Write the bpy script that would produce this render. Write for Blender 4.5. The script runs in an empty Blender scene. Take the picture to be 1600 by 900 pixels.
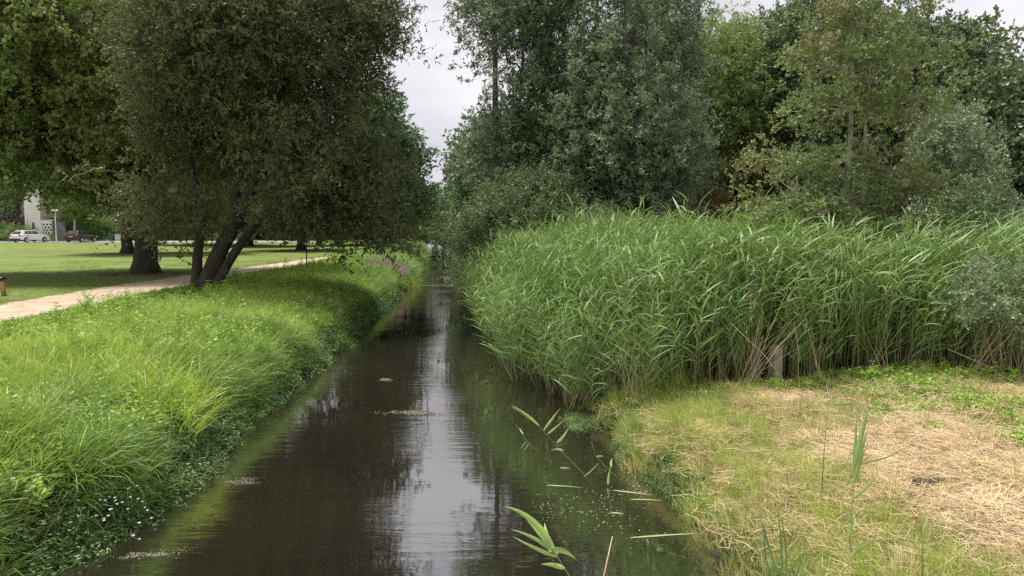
import bpy, math, random
import numpy as np
from math import radians, pi, sin, cos, atan

R = np.random.default_rng(7)
random.seed(7)
SC = bpy.context.scene
COL = SC.collection

# ------------------------------------------------------------------ camera
CAM_H = 3.1                      # metres above the water
FPX = 1155.0                     # focal length in photograph pixels (1600 wide)
HOR = 352.0                      # row of the horizon
PITCH = atan((450 - HOR) / FPX)
cam_d = bpy.data.cameras.new('camera')
cam = bpy.data.objects.new('camera', cam_d); COL.objects.link(cam)
cam_d.sensor_width = 36; cam_d.lens = 36 * FPX / 1600
cam_d.clip_end = 6000; cam_d.clip_start = 0.05
cam.location = (0, 0, CAM_H); cam.rotation_euler = (pi / 2 - PITCH, 0, 0)
SC.camera = cam

# ------------------------------------------------------------------ sky + sun
SUN_EL, SUN_AZ = radians(73), radians(-60)      # azimuth from +Y, negative = to the left
w = bpy.data.worlds.new('World'); SC.world = w; w.use_nodes = True
nt = w.node_tree; nt.nodes.clear()
def N(t, typ, **kw):
    n = t.nodes.new(typ)
    for k, v in kw.items(): setattr(n, k, v)
    return n
out = N(nt, 'ShaderNodeOutputWorld'); bg = N(nt, 'ShaderNodeBackground')
sky = N(nt, 'ShaderNodeTexSky', sky_type='NISHITA', sun_disc=False)
sky.sun_elevation = SUN_EL; sky.sun_rotation = -SUN_AZ
hs = N(nt, 'ShaderNodeHueSaturation'); hs.inputs['Saturation'].default_value = 0.25
nt.links.new(sky.outputs[0], hs.inputs['Color'])
tc = N(nt, 'ShaderNodeTexCoord'); mp = N(nt, 'ShaderNodeMapping'); mp.inputs['Scale'].default_value = (1, 1, 2.6)
nz = N(nt, 'ShaderNodeTexNoise'); nz.inputs['Scale'].default_value = 3.2; nz.inputs['Detail'].default_value = 7
nt.links.new(tc.outputs['Generated'], mp.inputs[0]); nt.links.new(mp.outputs[0], nz.inputs['Vector'])
rp = N(nt, 'ShaderNodeValToRGB')
rp.color_ramp.elements[0].position = 0.36; rp.color_ramp.elements[0].color = (4.85, 4.75, 5.25, 1)
rp.color_ramp.elements[1].position = 0.62; rp.color_ramp.elements[1].color = (7.0, 6.85, 7.2, 1)
nt.links.new(nz.outputs[0], rp.inputs[0])
mx = N(nt, 'ShaderNodeMix', data_type='RGBA'); mx.inputs[0].default_value = 0.9
nt.links.new(hs.outputs[0], mx.inputs[6]); nt.links.new(rp.outputs[0], mx.inputs[7])
nt.links.new(mx.outputs[2], bg.inputs[0]); bg.inputs[1].default_value = 0.1
nt.links.new(bg.outputs[0], out.inputs[0])

sun_d = bpy.data.lights.new('sun', 'SUN'); sun = bpy.data.objects.new('sun', sun_d); COL.objects.link(sun)
sun_d.energy = 4.4; sun_d.angle = radians(12); sun_d.color = (1.0, 0.965, 0.91)
from mathutils import Vector, Matrix
sd = Vector((sin(SUN_AZ) * cos(SUN_EL), cos(SUN_AZ) * cos(SUN_EL), sin(SUN_EL)))
sun.rotation_euler = sd.to_track_quat('Z', 'Y').to_euler()
SC.view_settings.view_transform = 'Standard'; SC.view_settings.look = 'None'
SC.view_settings.exposure = 0.5; SC.view_settings.gamma = 1
SC.cycles.max_bounces = 7; SC.cycles.diffuse_bounces = 3; SC.cycles.glossy_bounces = 3
SC.cycles.transmission_bounces = 4; SC.cycles.transparent_max_bounces = 8
SC.cycles.use_denoising = False; SC.cycles.sample_clamp_indirect = 4

# ------------------------------------------------------------------ helpers
def X(px, d): return (px - 800) / FPX * d
def at(px, py, z):
    u = (px - 800) / FPX; v = (450 - py) / FPX
    dx, dy, dz = u, cos(PITCH) + v * sin(PITCH), -sin(PITCH) + v * cos(PITCH)
    t = (z - CAM_H) / dz
    return Vector((dx * t, dy * t, z))
def atd(px, py, d):
    u = (px - 800) / FPX; v = (450 - py) / FPX
    dx, dy, dz = u, cos(PITCH) + v * sin(PITCH), -sin(PITCH) + v * cos(PITCH)
    t = d / dy
    return Vector((dx * t, d, CAM_H + dz * t))

def vnoise(x, y, s, seed=0):
    x = np.asarray(x, float) * s + 1000; y = np.asarray(y, float) * s + 1000
    xi = np.floor(x).astype(np.int64); yi = np.floor(y).astype(np.int64)
    fx = x - xi; fy = y - yi; fx = fx * fx * (3 - 2 * fx); fy = fy * fy * (3 - 2 * fy)
    def h(a, b):
        n = (a * 374761393 + b * 668265263 + seed * 1442695041) & 0x7fffffff
        n = ((n ^ (n >> 13)) * 1274126177) & 0x7fffffff
        return ((n ^ (n >> 16)) & 0xffff) / 65535.0
    return (h(xi, yi) * (1 - fx) + h(xi + 1, yi) * fx) * (1 - fy) + (h(xi, yi + 1) * (1 - fx) + h(xi + 1, yi + 1) * fx) * fy
def fnoise(x, y, s, seed=0):
    return (vnoise(x, y, s, seed) * .55 + vnoise(x, y, s * 2.3, seed + 1) * .3 + vnoise(x, y, s * 5.1, seed + 2) * .15)

def tag(o, label=None, cat=None, group=None, kind=None):
    if label: o['label'] = label
    if cat: o['category'] = cat
    if group: o['group'] = group
    if kind: o['kind'] = kind
    return o
def empty(name, loc, rz=0, label=None, cat=None, group=None):
    o = bpy.data.objects.new(name, None); COL.objects.link(o)
    o.location = loc; o.rotation_euler = (0, 0, rz); o.empty_display_size = .3
    return tag(o, label, cat, group)

class MB:
    def __init__(s): s.v = []; s.f = []; s.n = 0
    def add(s, v, f):
        v = np.asarray(v, float).reshape(-1, 3)
        s.v.append(v); s.f += [tuple(int(i) + s.n for i in q) for q in f]; s.n += len(v); return s
    def box(s, c, d, rz=0, taper=1.0):
        cx, cy, cz = c; a, b, h = d[0] / 2, d[1] / 2, d[2] / 2
        v = []
        for z, k in ((-h, 1), (h, taper)):
            for x, y in ((-a, -b), (a, -b), (a, b), (-a, b)):
                x *= k; y *= k
                v.append((cx + x * cos(rz) - y * sin(rz), cy + x * sin(rz) + y * cos(rz), cz + z))
        return s.add(v, [(3, 2, 1, 0), (4, 5, 6, 7), (0, 1, 5, 4), (1, 2, 6, 5), (2, 3, 7, 6), (3, 0, 4, 7)])
    def tube(s, pts, rad, n=6, cap=True):
        pts = np.asarray(pts, float); m = len(pts); rad = np.broadcast_to(np.asarray(rad, float), (m,))
        t = np.gradient(pts, axis=0); t /= np.linalg.norm(t, axis=1)[:, None] + 1e-9
        ref = np.array([1., 0, 0]) if abs(t[0][0]) < .9 else np.array([0, 1., 0])
        a = np.cross(t, ref); a /= np.linalg.norm(a, axis=1)[:, None] + 1e-9; b = np.cross(t, a)
        th = np.arange(n) * 2 * pi / n
        v = pts[:, None] + rad[:, None, None] * (np.cos(th)[None, :, None] * a[:, None] + np.sin(th)[None, :, None] * b[:, None])
        f = [(i * n + j, i * n + (j + 1) % n, (i + 1) * n + (j + 1) % n, (i + 1) * n + j) for i in range(m - 1) for j in range(n)]
        if cap: f += [tuple(range(n))[::-1], tuple((m - 1) * n + j for j in range(n))]
        return s.add(v.reshape(-1, 3), f)
    def lathe(s, c, prof, n=12):
        v = []; f = []
        for r, z in prof:
            for j in range(n):
                v.append((c[0] + r * cos(2 * pi * j / n), c[1] + r * sin(2 * pi * j / n), c[2] + z))
        for i in range(len(prof) - 1):
            for j in range(n): f.append((i * n + j, i * n + (j + 1) % n, (i + 1) * n + (j + 1) % n, (i + 1) * n + j))
        f += [tuple(range(n))[::-1], tuple((len(prof) - 1) * n + j for j in range(n))]
        return s.add(v, f)
    def mesh(s, name, mat=None, smooth=False):
        m = bpy.data.meshes.new(name)
        m.from_pydata(np.concatenate(s.v).tolist(), [], s.f)
        if mat: m.materials.append(mat)
        if smooth: m.polygons.foreach_set('use_smooth', [True] * len(m.polygons))
        m.update(); return m
    def build(s, name, mat, parent=None, smooth=False, label=None):
        o = bpy.data.objects.new(name, s.mesh(name, mat, smooth)); COL.objects.link(o)
        if parent: o.parent = parent
        if label: o['label'] = label
        return o
def hidden(name, mb, mat):       # a source shape for scattering, linked nowhere
    return bpy.data.objects.new(name, mb.mesh(name, mat))

# ------------------------------------------------------------------ materials
def newmat(name):
    m = bpy.data.materials.new(name); m.use_nodes = True; m.node_tree.nodes.clear()
    t = m.node_tree; o = N(t, 'ShaderNodeOutputMaterial'); return m, t, o
def leafmat(name, c1, c2, trans=.3, gloss=.05, rough=.45, nscale=.5, c3=None, var=.25):
    m, t, o = newmat(name); L = t.links.new
    oi = N(t, 'ShaderNodeObjectInfo'); mx = N(t, 'ShaderNodeMix', data_type='RGBA')
    L(oi.outputs['Random'], mx.inputs[0]); mx.inputs[6].default_value = (*c1, 1); mx.inputs[7].default_value = (*c2, 1)
    g = N(t, 'ShaderNodeNewGeometry'); nz = N(t, 'ShaderNodeTexNoise'); nz.inputs['Scale'].default_value = nscale; nz.inputs['Detail'].default_value = 3
    L(g.outputs['Position'], nz.inputs['Vector'])
    colr = mx.outputs[2]
    if c3:
        r = N(t, 'ShaderNodeMapRange'); r.inputs[1].default_value = .52; r.inputs[2].default_value = .66
        L(nz.outputs[0], r.inputs[0]); m3 = N(t, 'ShaderNodeMix', data_type='RGBA'); L(r.outputs[0], m3.inputs[0]); L(colr, m3.inputs[6]); m3.inputs[7].default_value = (*c3, 1); colr = m3.outputs[2]
    r2 = N(t, 'ShaderNodeMapRange'); r2.inputs[1].default_value = .3; r2.inputs[2].default_value = .7; r2.inputs[3].default_value = 1 - var; r2.inputs[4].default_value = 1 + var
    n2 = N(t, 'ShaderNodeTexNoise'); n2.inputs['Scale'].default_value = nscale * 5; L(g.outputs['Position'], n2.inputs['Vector']); L(n2.outputs[0], r2.inputs[0])
    hv = N(t, 'ShaderNodeHueSaturation'); L(colr, hv.inputs['Color']); L(r2.outputs[0], hv.inputs['Value'])
    d = N(t, 'ShaderNodeBsdfDiffuse'); tr = N(t, 'ShaderNodeBsdfTranslucent'); gl = N(t, 'ShaderNodeBsdfGlossy'); gl.inputs['Roughness'].default_value = rough
    L(hv.outputs[0], d.inputs[0]); L(hv.outputs[0], tr.inputs[0])
    a = N(t, 'ShaderNodeMixShader'); a.inputs[0].default_value = trans; L(d.outputs[0], a.inputs[1]); L(tr.outputs[0], a.inputs[2])
    b = N(t, 'ShaderNodeMixShader'); b.inputs[0].default_value = gloss; L(a.outputs[0], b.inputs[1]); L(gl.outputs[0], b.inputs[2])
    L(b.outputs[0], o.inputs[0]); return m
def mat(name, c, rough=.6, metal=0, c2=None, nscale=8, bump=0, bscale=30, spec=.5, stretch=None, coat=0):
    m, t, o = newmat(name); L = t.links.new
    p = N(t, 'ShaderNodeBsdfPrincipled'); p.inputs['Roughness'].default_value = rough; p.inputs['Metallic'].default_value = metal
    p.inputs['Specular IOR Level'].default_value = spec; p.inputs['Coat Weight'].default_value = coat
    g = N(t, 'ShaderNodeNewGeometry'); mp = N(t, 'ShaderNodeMapping'); mp.inputs['Scale'].default_value = stretch or (1, 1, 1); L(g.outputs['Position'], mp.inputs[0])
    c2 = c2 or tuple(k * .82 for k in c)
    nz = N(t, 'ShaderNodeTexNoise'); nz.inputs['Scale'].default_value = nscale; nz.inputs['Detail'].default_value = 5; L(mp.outputs[0], nz.inputs['Vector'])
    mx = N(t, 'ShaderNodeMix', data_type='RGBA'); rr = N(t, 'ShaderNodeMapRange'); rr.inputs[1].default_value = .35; rr.inputs[2].default_value = .65
    L(nz.outputs[0], rr.inputs[0]); L(rr.outputs[0], mx.inputs[0]); mx.inputs[6].default_value = (*c, 1); mx.inputs[7].default_value = (*c2, 1); L(mx.outputs[2], p.inputs['Base Color'])
    if bump:
        n2 = N(t, 'ShaderNodeTexNoise'); n2.inputs['Scale'].default_value = bscale; n2.inputs['Detail'].default_value = 6; L(mp.outputs[0], n2.inputs['Vector'])
        bm = N(t, 'ShaderNodeBump'); bm.inputs['Strength'].default_value = bump; bm.inputs['Distance'].default_value = .05; L(n2.outputs[0], bm.inputs['Height']); L(bm.outputs[0], p.inputs['Normal'])
    L(p.outputs[0], o.inputs[0]); return m

M = {}
M['bark'] = mat('dark_bark', (.075, .062, .045), .9, c2=(.035, .03, .022), nscale=5, bump=1, bscale=14, stretch=(1, 1, .25))
M['bark_grey'] = mat('grey_bark', (.14, .125, .10), .9, c2=(.07, .065, .05), nscale=5, bump=.8, bscale=14, stretch=(1, 1, .3))
M['bark_pale'] = mat('pale_alder_bark', (.42, .40, .33), .85, c2=(.24, .22, .17), nscale=9, bump=.5, bscale=20, stretch=(1, 1, .5))
M['bark_birch'] = mat('birch_bark', (.75, .74, .70), .7, c2=(.35, .33, .3), nscale=4, stretch=(1, 1, 3))
M['l_willow'] = leafmat('olive_leaf', (.100, .122, .040), (.150, .175, .058), .4, .05, c3=(.165, .165, .06), nscale=.45)
M['l_oak'] = leafmat('oak_leaf', (.19, .25, .065), (.29, .36, .10), .5, .05)
M['l_lime'] = leafmat('lime_leaf', (.075, .145, .045), (.13, .215, .07), .28, .06)
M['l_poplar'] = leafmat('grey_poplar_leaf', (.19, .25, .125), (.29, .355, .195), .25, .06, nscale=.4)
M['l_poplar2'] = leafmat('grey_green_leaf', (.13, .185, .07), (.20, .27, .11), .25, .05, nscale=.4)
M['l_ash'] = leafmat('ash_leaf', (.20, .28, .075), (.29, .37, .115), .35, .05)
M['l_dark'] = leafmat('dark_alder_leaf', (.12, .165, .07), (.18, .23, .10), .25, .06)
M['l_alder'] = leafmat('yellowing_alder_leaf', (.19, .26, .085), (.27, .325, .12), .4, .04, c3=(.27, .26, .10), nscale=.55)
M['l_red'] = leafmat('rusty_leaf', (.20, .10, .045), (.13, .12, .04), .3, .04)
M['l_purple'] = leafmat('purple_leaf', (.055, .02, .028), (.09, .03, .045), .25, .05)
M['l_shrub'] = leafmat('bright_shrub_leaf', (.10, .19, .035), (.21, .32, .06), .3, .05)
M['grass'] = leafmat('tall_grass_blade', (.27, .40, .055), (.44, .54, .095), .4, .05, nscale=.35, var=.22)
M['grass2'] = leafmat('dark_sedge_blade', (.14, .25, .04), (.25, .38, .065), .35, .06, nscale=.35, var=.22)
M['herb'] = leafmat('herb_leaf', (.22, .37, .045), (.36, .50, .08), .35, .05, nscale=.6, var=.22)
M['herb_d'] = leafmat('dark_herb_leaf', (.08, .16, .035), (.15, .25, .055), .3, .06, nscale=1)
M['reed'] = leafmat('reed_leaf', (.12, .22, .045), (.22, .33, .09), .35, .04, nscale=.3, var=.2)
M['reedstem'] = leafmat('reed_stem', (.16, .22, .06), (.26, .28, .10), .1, .05)
M['straw'] = leafmat('straw', (.52, .385, .21), (.70, .56, .36), .15, .03, nscale=1.2, var=.2)
M['stubble'] = leafmat('stubble', (.58, .47, .22), (.47, .49, .16), .25, .04, nscale=.8)
M['shortgrass'] = leafmat('short_grass', (.18, .28, .05), (.30, .38, .08), .3, .04, nscale=.8)
M['loosestrife'] = leafmat('purple_petals', (.70, .16, .60), (.85, .32, .75), .3, .02)
M['yellow'] = leafmat('yellow_petals', (.55, .50, .05), (.42, .46, .06), .3, .02)
M['white_petal'] = leafmat('pale_petals', (.7, .72, .85), (.8, .8, .82), .2, .02)
M['duckweed'] = leafmat('duckweed', (.22, .26, .09), (.34, .36, .17), .1, .1)
M['deadleaf'] = leafmat('dead_leaf', (.16, .10, .05), (.26, .18, .09), .2, .05)

# ------------------------------------------------------------------ scattering with geometry nodes
_groups = {}
def group_for(key, variants):
    if key in _groups: return _groups[key]
    g = bpy.data.node_groups.new('scatter_' + key, 'GeometryNodeTree')
    g.interface.new_socket('Geometry', in_out='INPUT', socket_type='NodeSocketGeometry')
    g.interface.new_socket('Geometry', in_out='OUTPUT', socket_type='NodeSocketGeometry')
    gi = g.nodes.new('NodeGroupInput'); go = g.nodes.new('NodeGroupOutput'); L = g.links.new
    jn = g.nodes.new('GeometryNodeJoinGeometry')
    for v in variants:
        oi = g.nodes.new('GeometryNodeObjectInfo'); oi.inputs['Object'].default_value = v; oi.inputs['As Instance'].default_value = False
        ti = g.nodes.new('GeometryNodeGeometryToInstance'); L(oi.outputs['Geometry'], ti.inputs[0]); L(ti.outputs[0], jn.inputs[0])
    ip = g.nodes.new('GeometryNodeInstanceOnPoints'); ip.inputs['Pick Instance'].default_value = True
    def na(nm, ty):
        a = g.nodes.new('GeometryNodeInputNamedAttribute'); a.data_type = ty; a.inputs['Name'].default_value = nm
        return a.outputs['Attribute']
    er = g.nodes.new('FunctionNodeEulerToRotation'); L(na('rot', 'FLOAT_VECTOR'), er.inputs[0])
    L(gi.outputs[0], ip.inputs['Points']); L(jn.outputs[0], ip.inputs['Instance']); L(na('idx', 'INT'), ip.inputs['Instance Index'])
    L(er.outputs[0], ip.inputs['Rotation']); L(na('scl', 'FLOAT_VECTOR'), ip.inputs['Scale']); L(ip.outputs[0], go.inputs[0])
    _groups[key] = g; return g
def scatter(name, key, variants, P, rot, scl, parent=None, kind='stuff', idx=None):
    P = np.asarray(P, np.float32); n = len(P)
    me = bpy.data.meshes.new(name); me.vertices.add(n); me.vertices.foreach_set('co', P.ravel())
    a = me.attributes.new('rot', 'FLOAT_VECTOR', 'POINT'); a.data.foreach_set('vector', np.asarray(rot, np.float32).ravel())
    s = np.asarray(scl, np.float32)
    if s.ndim == 1: s = np.repeat(s[:, None], 3, 1)
    a = me.attributes.new('scl', 'FLOAT_VECTOR', 'POINT'); a.data.foreach_set('vector', np.ascontiguousarray(s).ravel())
    a = me.attributes.new('idx', 'INT', 'POINT'); a.data.foreach_set('value', (R.integers(0, len(variants), n) if idx is None else idx).astype(np.int32))
    for v in variants:
        for mt in v.data.materials:
            if mt.name not in me.materials: me.materials.append(mt)
    o = bpy.data.objects.new(name, me); COL.objects.link(o)
    md = o.modifiers.new('scatter', 'NODES'); md.node_group = group_for(key, variants)
    if parent: o.parent = parent
    o['kind'] = kind
    return o
def eulers(d, roll):
    d = d / (np.linalg.norm(d, axis=1)[:, None] + 1e-9)
    ref = np.where(np.abs(d[:, 2:3]) > .95, np.array([[1., 0, 0]]), np.array([[0., 0, 1.]]))
    x = np.cross(ref, d); x /= np.linalg.norm(x, axis=1)[:, None] + 1e-9; y = np.cross(d, x)
    c, s = np.cos(roll)[:, None], np.sin(roll)[:, None]
    x2 = x * c + y * s; y2 = -x * s + y * c
    return np.stack([np.arctan2(y2[:, 2], d[:, 2]), -np.arcsin(np.clip(x2[:, 2], -1, 1)), np.arctan2(x2[:, 1], x2[:, 0])], 1)
def upright(n, tilt=.15):
    return np.stack([R.normal(0, tilt, n), R.normal(0, tilt, n), R.uniform(0, 2 * pi, n)], 1)

# ------------------------------------------------------------------ leaf shapes
def add_leaf(mb, p, d, L, W, fold=.25, rng=random):
    d = np.array(d, float); d /= np.linalg.norm(d) + 1e-9
    r = np.array([rng.gauss(0, 1), rng.gauss(0, 1), rng.gauss(0, 1)]); s = np.cross(d, r); s /= np.linalg.norm(s) + 1e-9
    n = np.cross(d, s); p = np.array(p)
    mid = p + d * L * .45 - n * W * fold
    mb.add([p, mid + s * W / 2, p + d * L - n * L * .12, mid - s * W / 2], [(0, 1, 2), (0, 2, 3)])
def twig(L, W, n, length=.8, spread=.28, shoots=6, droop=0.0):
    mb = MB(); 
    stem = [np.array([random.gauss(0, .02) * k, random.gauss(0, .02) * k, length * k / 4]) for k in range(5)]
    mb.tube(stem, [.006, .005, .004, .003, .002], 3, cap=False)
    paths = [(stem[0], stem[-1])]
    for i in range(shoots):
        t = random.uniform(.1, .95); a = random.uniform(0, 2 * pi); b = np.array([0, 0, length * t])
        e = b + np.array([cos(a) * spread, sin(a) * spread, spread * random.uniform(.2, 1.1) - droop]) * random.uniform(.6, 1.2)
        paths.append((b, e)); mb.tube([b, e], [.003, .0015], 3, cap=False)
    for i in range(n):
        a, b = random.choice(paths[1:] if random.random() < .8 else paths); t = random.uniform(.1, 1.0)
        p = a + (b - a) * t; ax = (b - a) / (np.linalg.norm(b - a) + 1e-9)
        d = ax * .7 + np.array([random.gauss(0, .55) for _ in range(3)]) + np.array([0, 0, -.15 - droop])
        k = random.uniform(.7, 1.2); add_leaf(mb, p, d, L * k, W * k)
    return mb
def twigset(key, mname, L, W, n, **kw):
    return key, [hidden(key + '_twig', twig(L, W, n, **kw), M[mname]) for _ in range(4)]
TW = {
    'willow': twigset('willow', 'l_willow', .095, .042, 50),
    'oak': twigset('oak', 'l_oak', .14, .095, 44, length=.9),
    'lime': twigset('lime', 'l_lime', .12, .09, 44, length=.9),
    'poplar': twigset('poplar', 'l_poplar', .115, .046, 54, spread=.25),
    'poplar2': twigset('poplar2', 'l_poplar2', .115, .048, 54),
    'ash': twigset('ash', 'l_ash', .12, .045, 55, length=.9, spread=.34),
    'dark': twigset('dark', 'l_dark', .13, .095, 44, length=.9),
    'alder': twigset('alder', 'l_alder', .085, .062, 34, length=.55, spread=.2),
    'red': twigset('red', 'l_red', .09, .06, 40),
    'purple': twigset('purple', 'l_purple', .12, .08, 40),
    'shrub': twigset('shrub', 'l_shrub', .12, .06, 45),
}

# ------------------------------------------------------------------ trees
def make_tree(name, label, base, trunks, blobs, kind, n_clump, k_twig, bark='bark', rc=.75, tscale=1.0, group=None, seed=1,
              cat='tree', bole=1.8, droop=-.1, r_tip=.013, flat=.55, flare=1.6, inner=.4, sep=.72, gap=.36):
    """trunks: list of (list of relative points, r_base, r_top); blobs: list of (centre, radii, weight)"""
    rng = np.random.default_rng(seed)
    root = empty(name, base, 0, label, cat, group)
    nodes = []; par = []; fixed_r = []; chains = []
    for pts, r0, r1 in trunks:
        pts = np.array(pts, float); seg = np.r_[0, np.cumsum(np.linalg.norm(np.diff(pts, axis=0), axis=1))]
        m = max(4, int(seg[-1] / .5)); tt = np.linspace(0, seg[-1], m)
        q = np.stack([np.interp(tt, seg, pts[:, k]) for k in range(3)], 1)
        q[1:, :2] += np.cumsum(rng.normal(0, .025, (m - 1, 2)), 0)
        start = len(nodes)
        for i in range(m):
            nodes.append(q[i]); par.append(start + i - 1 if i else -1)
            f = tt[i] / seg[-1]; rr = r0 + (r1 - r0) * f ** .8
            if q[i][2] < .7: rr *= 1 + (flare - 1) * (1 - q[i][2] / .7) ** 2
            fixed_r.append(rr)
        chains.append(list(range(start, start + m)))
    nt_ = len(nodes)
    # clump centres
    shr = .26 * tscale + .5 * rc
    blobs = [(c, [max(q - shr, .45 * q) for q in r], wq) for c, r, wq in blobs]
    wts = np.array([b[2] for b in blobs], float); wts /= wts.sum(); cents = []
    tries = 0
    while len(cents) < n_clump and tries < n_clump * 12:
        tries += 1
        c, r, _ = blobs[rng.choice(len(blobs), p=wts)]
        v = rng.normal(size=3); v /= np.linalg.norm(v); rad = rng.uniform(inner ** 3, 1) ** (1 / 3)
        p = np.array(c) + v * np.array(r) * rad
        if base[2] + p[2] < .15: continue
        if vnoise(p[0] + 40 * seed, p[1] * .6 + p[2] * 1.25, .55 / rc ** .5, seed) < gap: continue
        if cents and np.min(np.linalg.norm(np.array(cents) - p, axis=1)) < rc * sep: continue
        cents.append(p)
    cents = np.array(cents); cc = cents.mean(0)
    T = np.array(nodes)
    dist = np.array([np.min(np.linalg.norm(T - c, axis=1)) for c in cents])
    tips = []
    for ci in np.argsort(dist):
        c = cents[ci]; A = np.array(nodes)
        cost = np.linalg.norm(A - c, axis=1) + .9 * np.maximum(0, A[:, 2] - c[2] + .1)
        cost[:nt_] += np.where(A[:nt_, 2] < bole, 6 * (bole - A[:nt_, 2]), 0)
        j = int(np.argmin(cost)); a = A[j]; dd = c - a; ln = np.linalg.norm(dd)
        m = max(2, min(6, int(ln / .45))); prev = j; ch = [j]
        side = rng.normal(size=3) * .07 * ln
        for k in range(1, m + 1):
            t = k / m; p = a + dd * t + side * sin(pi * t) + np.array([0, 0, .10 * ln * sin(pi * t)])
            nodes.append(p); par.append(prev); fixed_r.append(0); prev = len(nodes) - 1; ch.append(prev)
        tips.append(prev); chains.append(ch)
    wgt = np.zeros(len(nodes))
    for t in tips: wgt[t] += 1
    for i in range(len(nodes) - 1, nt_ - 1, -1):
        if par[i] >= 0: wgt[par[i]] += wgt[i]
    A = np.array(nodes); fr = np.array(fixed_r); rad = np.where(fr > 0, fr, r_tip * np.sqrt(np.maximum(wgt, 1)))
    tm = MB(); bm_ = MB()
    nch = len(trunks)
    for k, ch in enumerate(chains):
        if k < nch:
            pp = A[ch].copy(); pp[0][2] -= .25
            tm.tube(pp, rad[ch], 12)
        else:
            rr = rad[ch].copy(); rr[0] = min(rr[0], rr[1] * 1.25); bm_.tube(A[ch], rr, 5 if rr[0] > .03 else 4, cap=False)
    tm.build('trunk', M[bark], root, True); bm_.build('branches', M[bark], root, True)['kind'] = 'stuff'
    tp = A[tips]; n = len(tp); K = k_twig
    off = rng.normal(size=(n, K, 3)) * rc * np.array([.40, .40, .42 * flat])
    P = (tp[:, None] + off).reshape(-1, 3)
    outw = P - cc; outw /= np.linalg.norm(outw, axis=1)[:, None] + 1e-9
    D = off.reshape(-1, 3) / rc + outw * .6 + rng.normal(0, .35, P.shape) + np.array([0, 0, droop])
    keep = P[:, 2] + base[2] > .1
    P, D = P[keep], D[keep]
    s = rng.uniform(.75, 1.2, len(P)) * tscale
    o = scatter('crown', TW[kind][0], TW[kind][1], P, eulers(D, rng.uniform(0, 2 * pi, len(P))), s, root)
    return root

# ------------------------------------------------------------------ terrain
YL = np.array([-30, 0, 6.5, 7.6, 9.7, 12.4, 17.2, 24, 36, 62, 80, 110, 160.])
XL = np.array([-4.0, -4.2, -4.3, -4.1, -4.15, -4.25, -4.4, -4.9, -5.2, -7.6, -9.6, -13, -20.])
YR = np.array([-30, 0, 6.8, 9.2, 11.6, 12.9, 15, 19, 30, 46, 74, 90, 110, 160.])
XR = np.array([4.2, 2.6, 1.95, 1.6, 1.45, 1.25, .45, -.2, -.9, -2.9, -5.9, -8.0, -10.5, -17.])
def xl(y): return np.interp(y, YL, XL) + (vnoise(y, 0 * np.asarray(y), 1.3, 5) - .5) * .35
def xr(y): return np.interp(y, YR, XR) + (vnoise(y, 0 * np.asarray(y), 1.5, 6) - .5) * .3
def bankz(t, side):
    if side < 0: z = np.interp(t, [-3, -.8, 0, .15, .45, 1.2, 3, 5.2], [-.7, -.6, -.05, .22, .45, .68, .90, 1.0])
    else: z = np.interp(t, [-3, -.8, 0, .2, .6, 1.6, 4, 8], [-.7, -.6, -.05, .2, .42, .70, .82, .85])
    return z
def gz(x, y):
    x = np.asarray(x, float); y = np.asarray(y, float)
    l, r = xl(y), xr(y); tl, tr = l - x, x - r
    z = np.where(tl > tr, bankz(tl, -1), bankz(tr, 1))
    amp = np.clip((np.maximum(tl, tr) - .1) / 1.0, 0, 1) * np.where(tl > 4.5, 0, 1)
    return z + (fnoise(x, y, .9, 11) - .5) * .16 * amp
def haymask(x, y):
    n = fnoise(x, y, .8, 21)
    e = x - xr(y)
    m = np.clip((n - .40) / .16, 0, 1) * np.clip((e - .5) / 1.2, .15, 1)
    g = np.clip((x - 4.7 + (y - 7) * .15) / 1.0, 0, 1) * np.clip((y - 5.9) / .6, 0, 1)   # greener to the right
    return np.clip(m + np.clip((6.4 - y), 0, .8) * np.clip(e - 1.3, 0, 1), 0, 1) * (1 - .75 * g)

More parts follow.
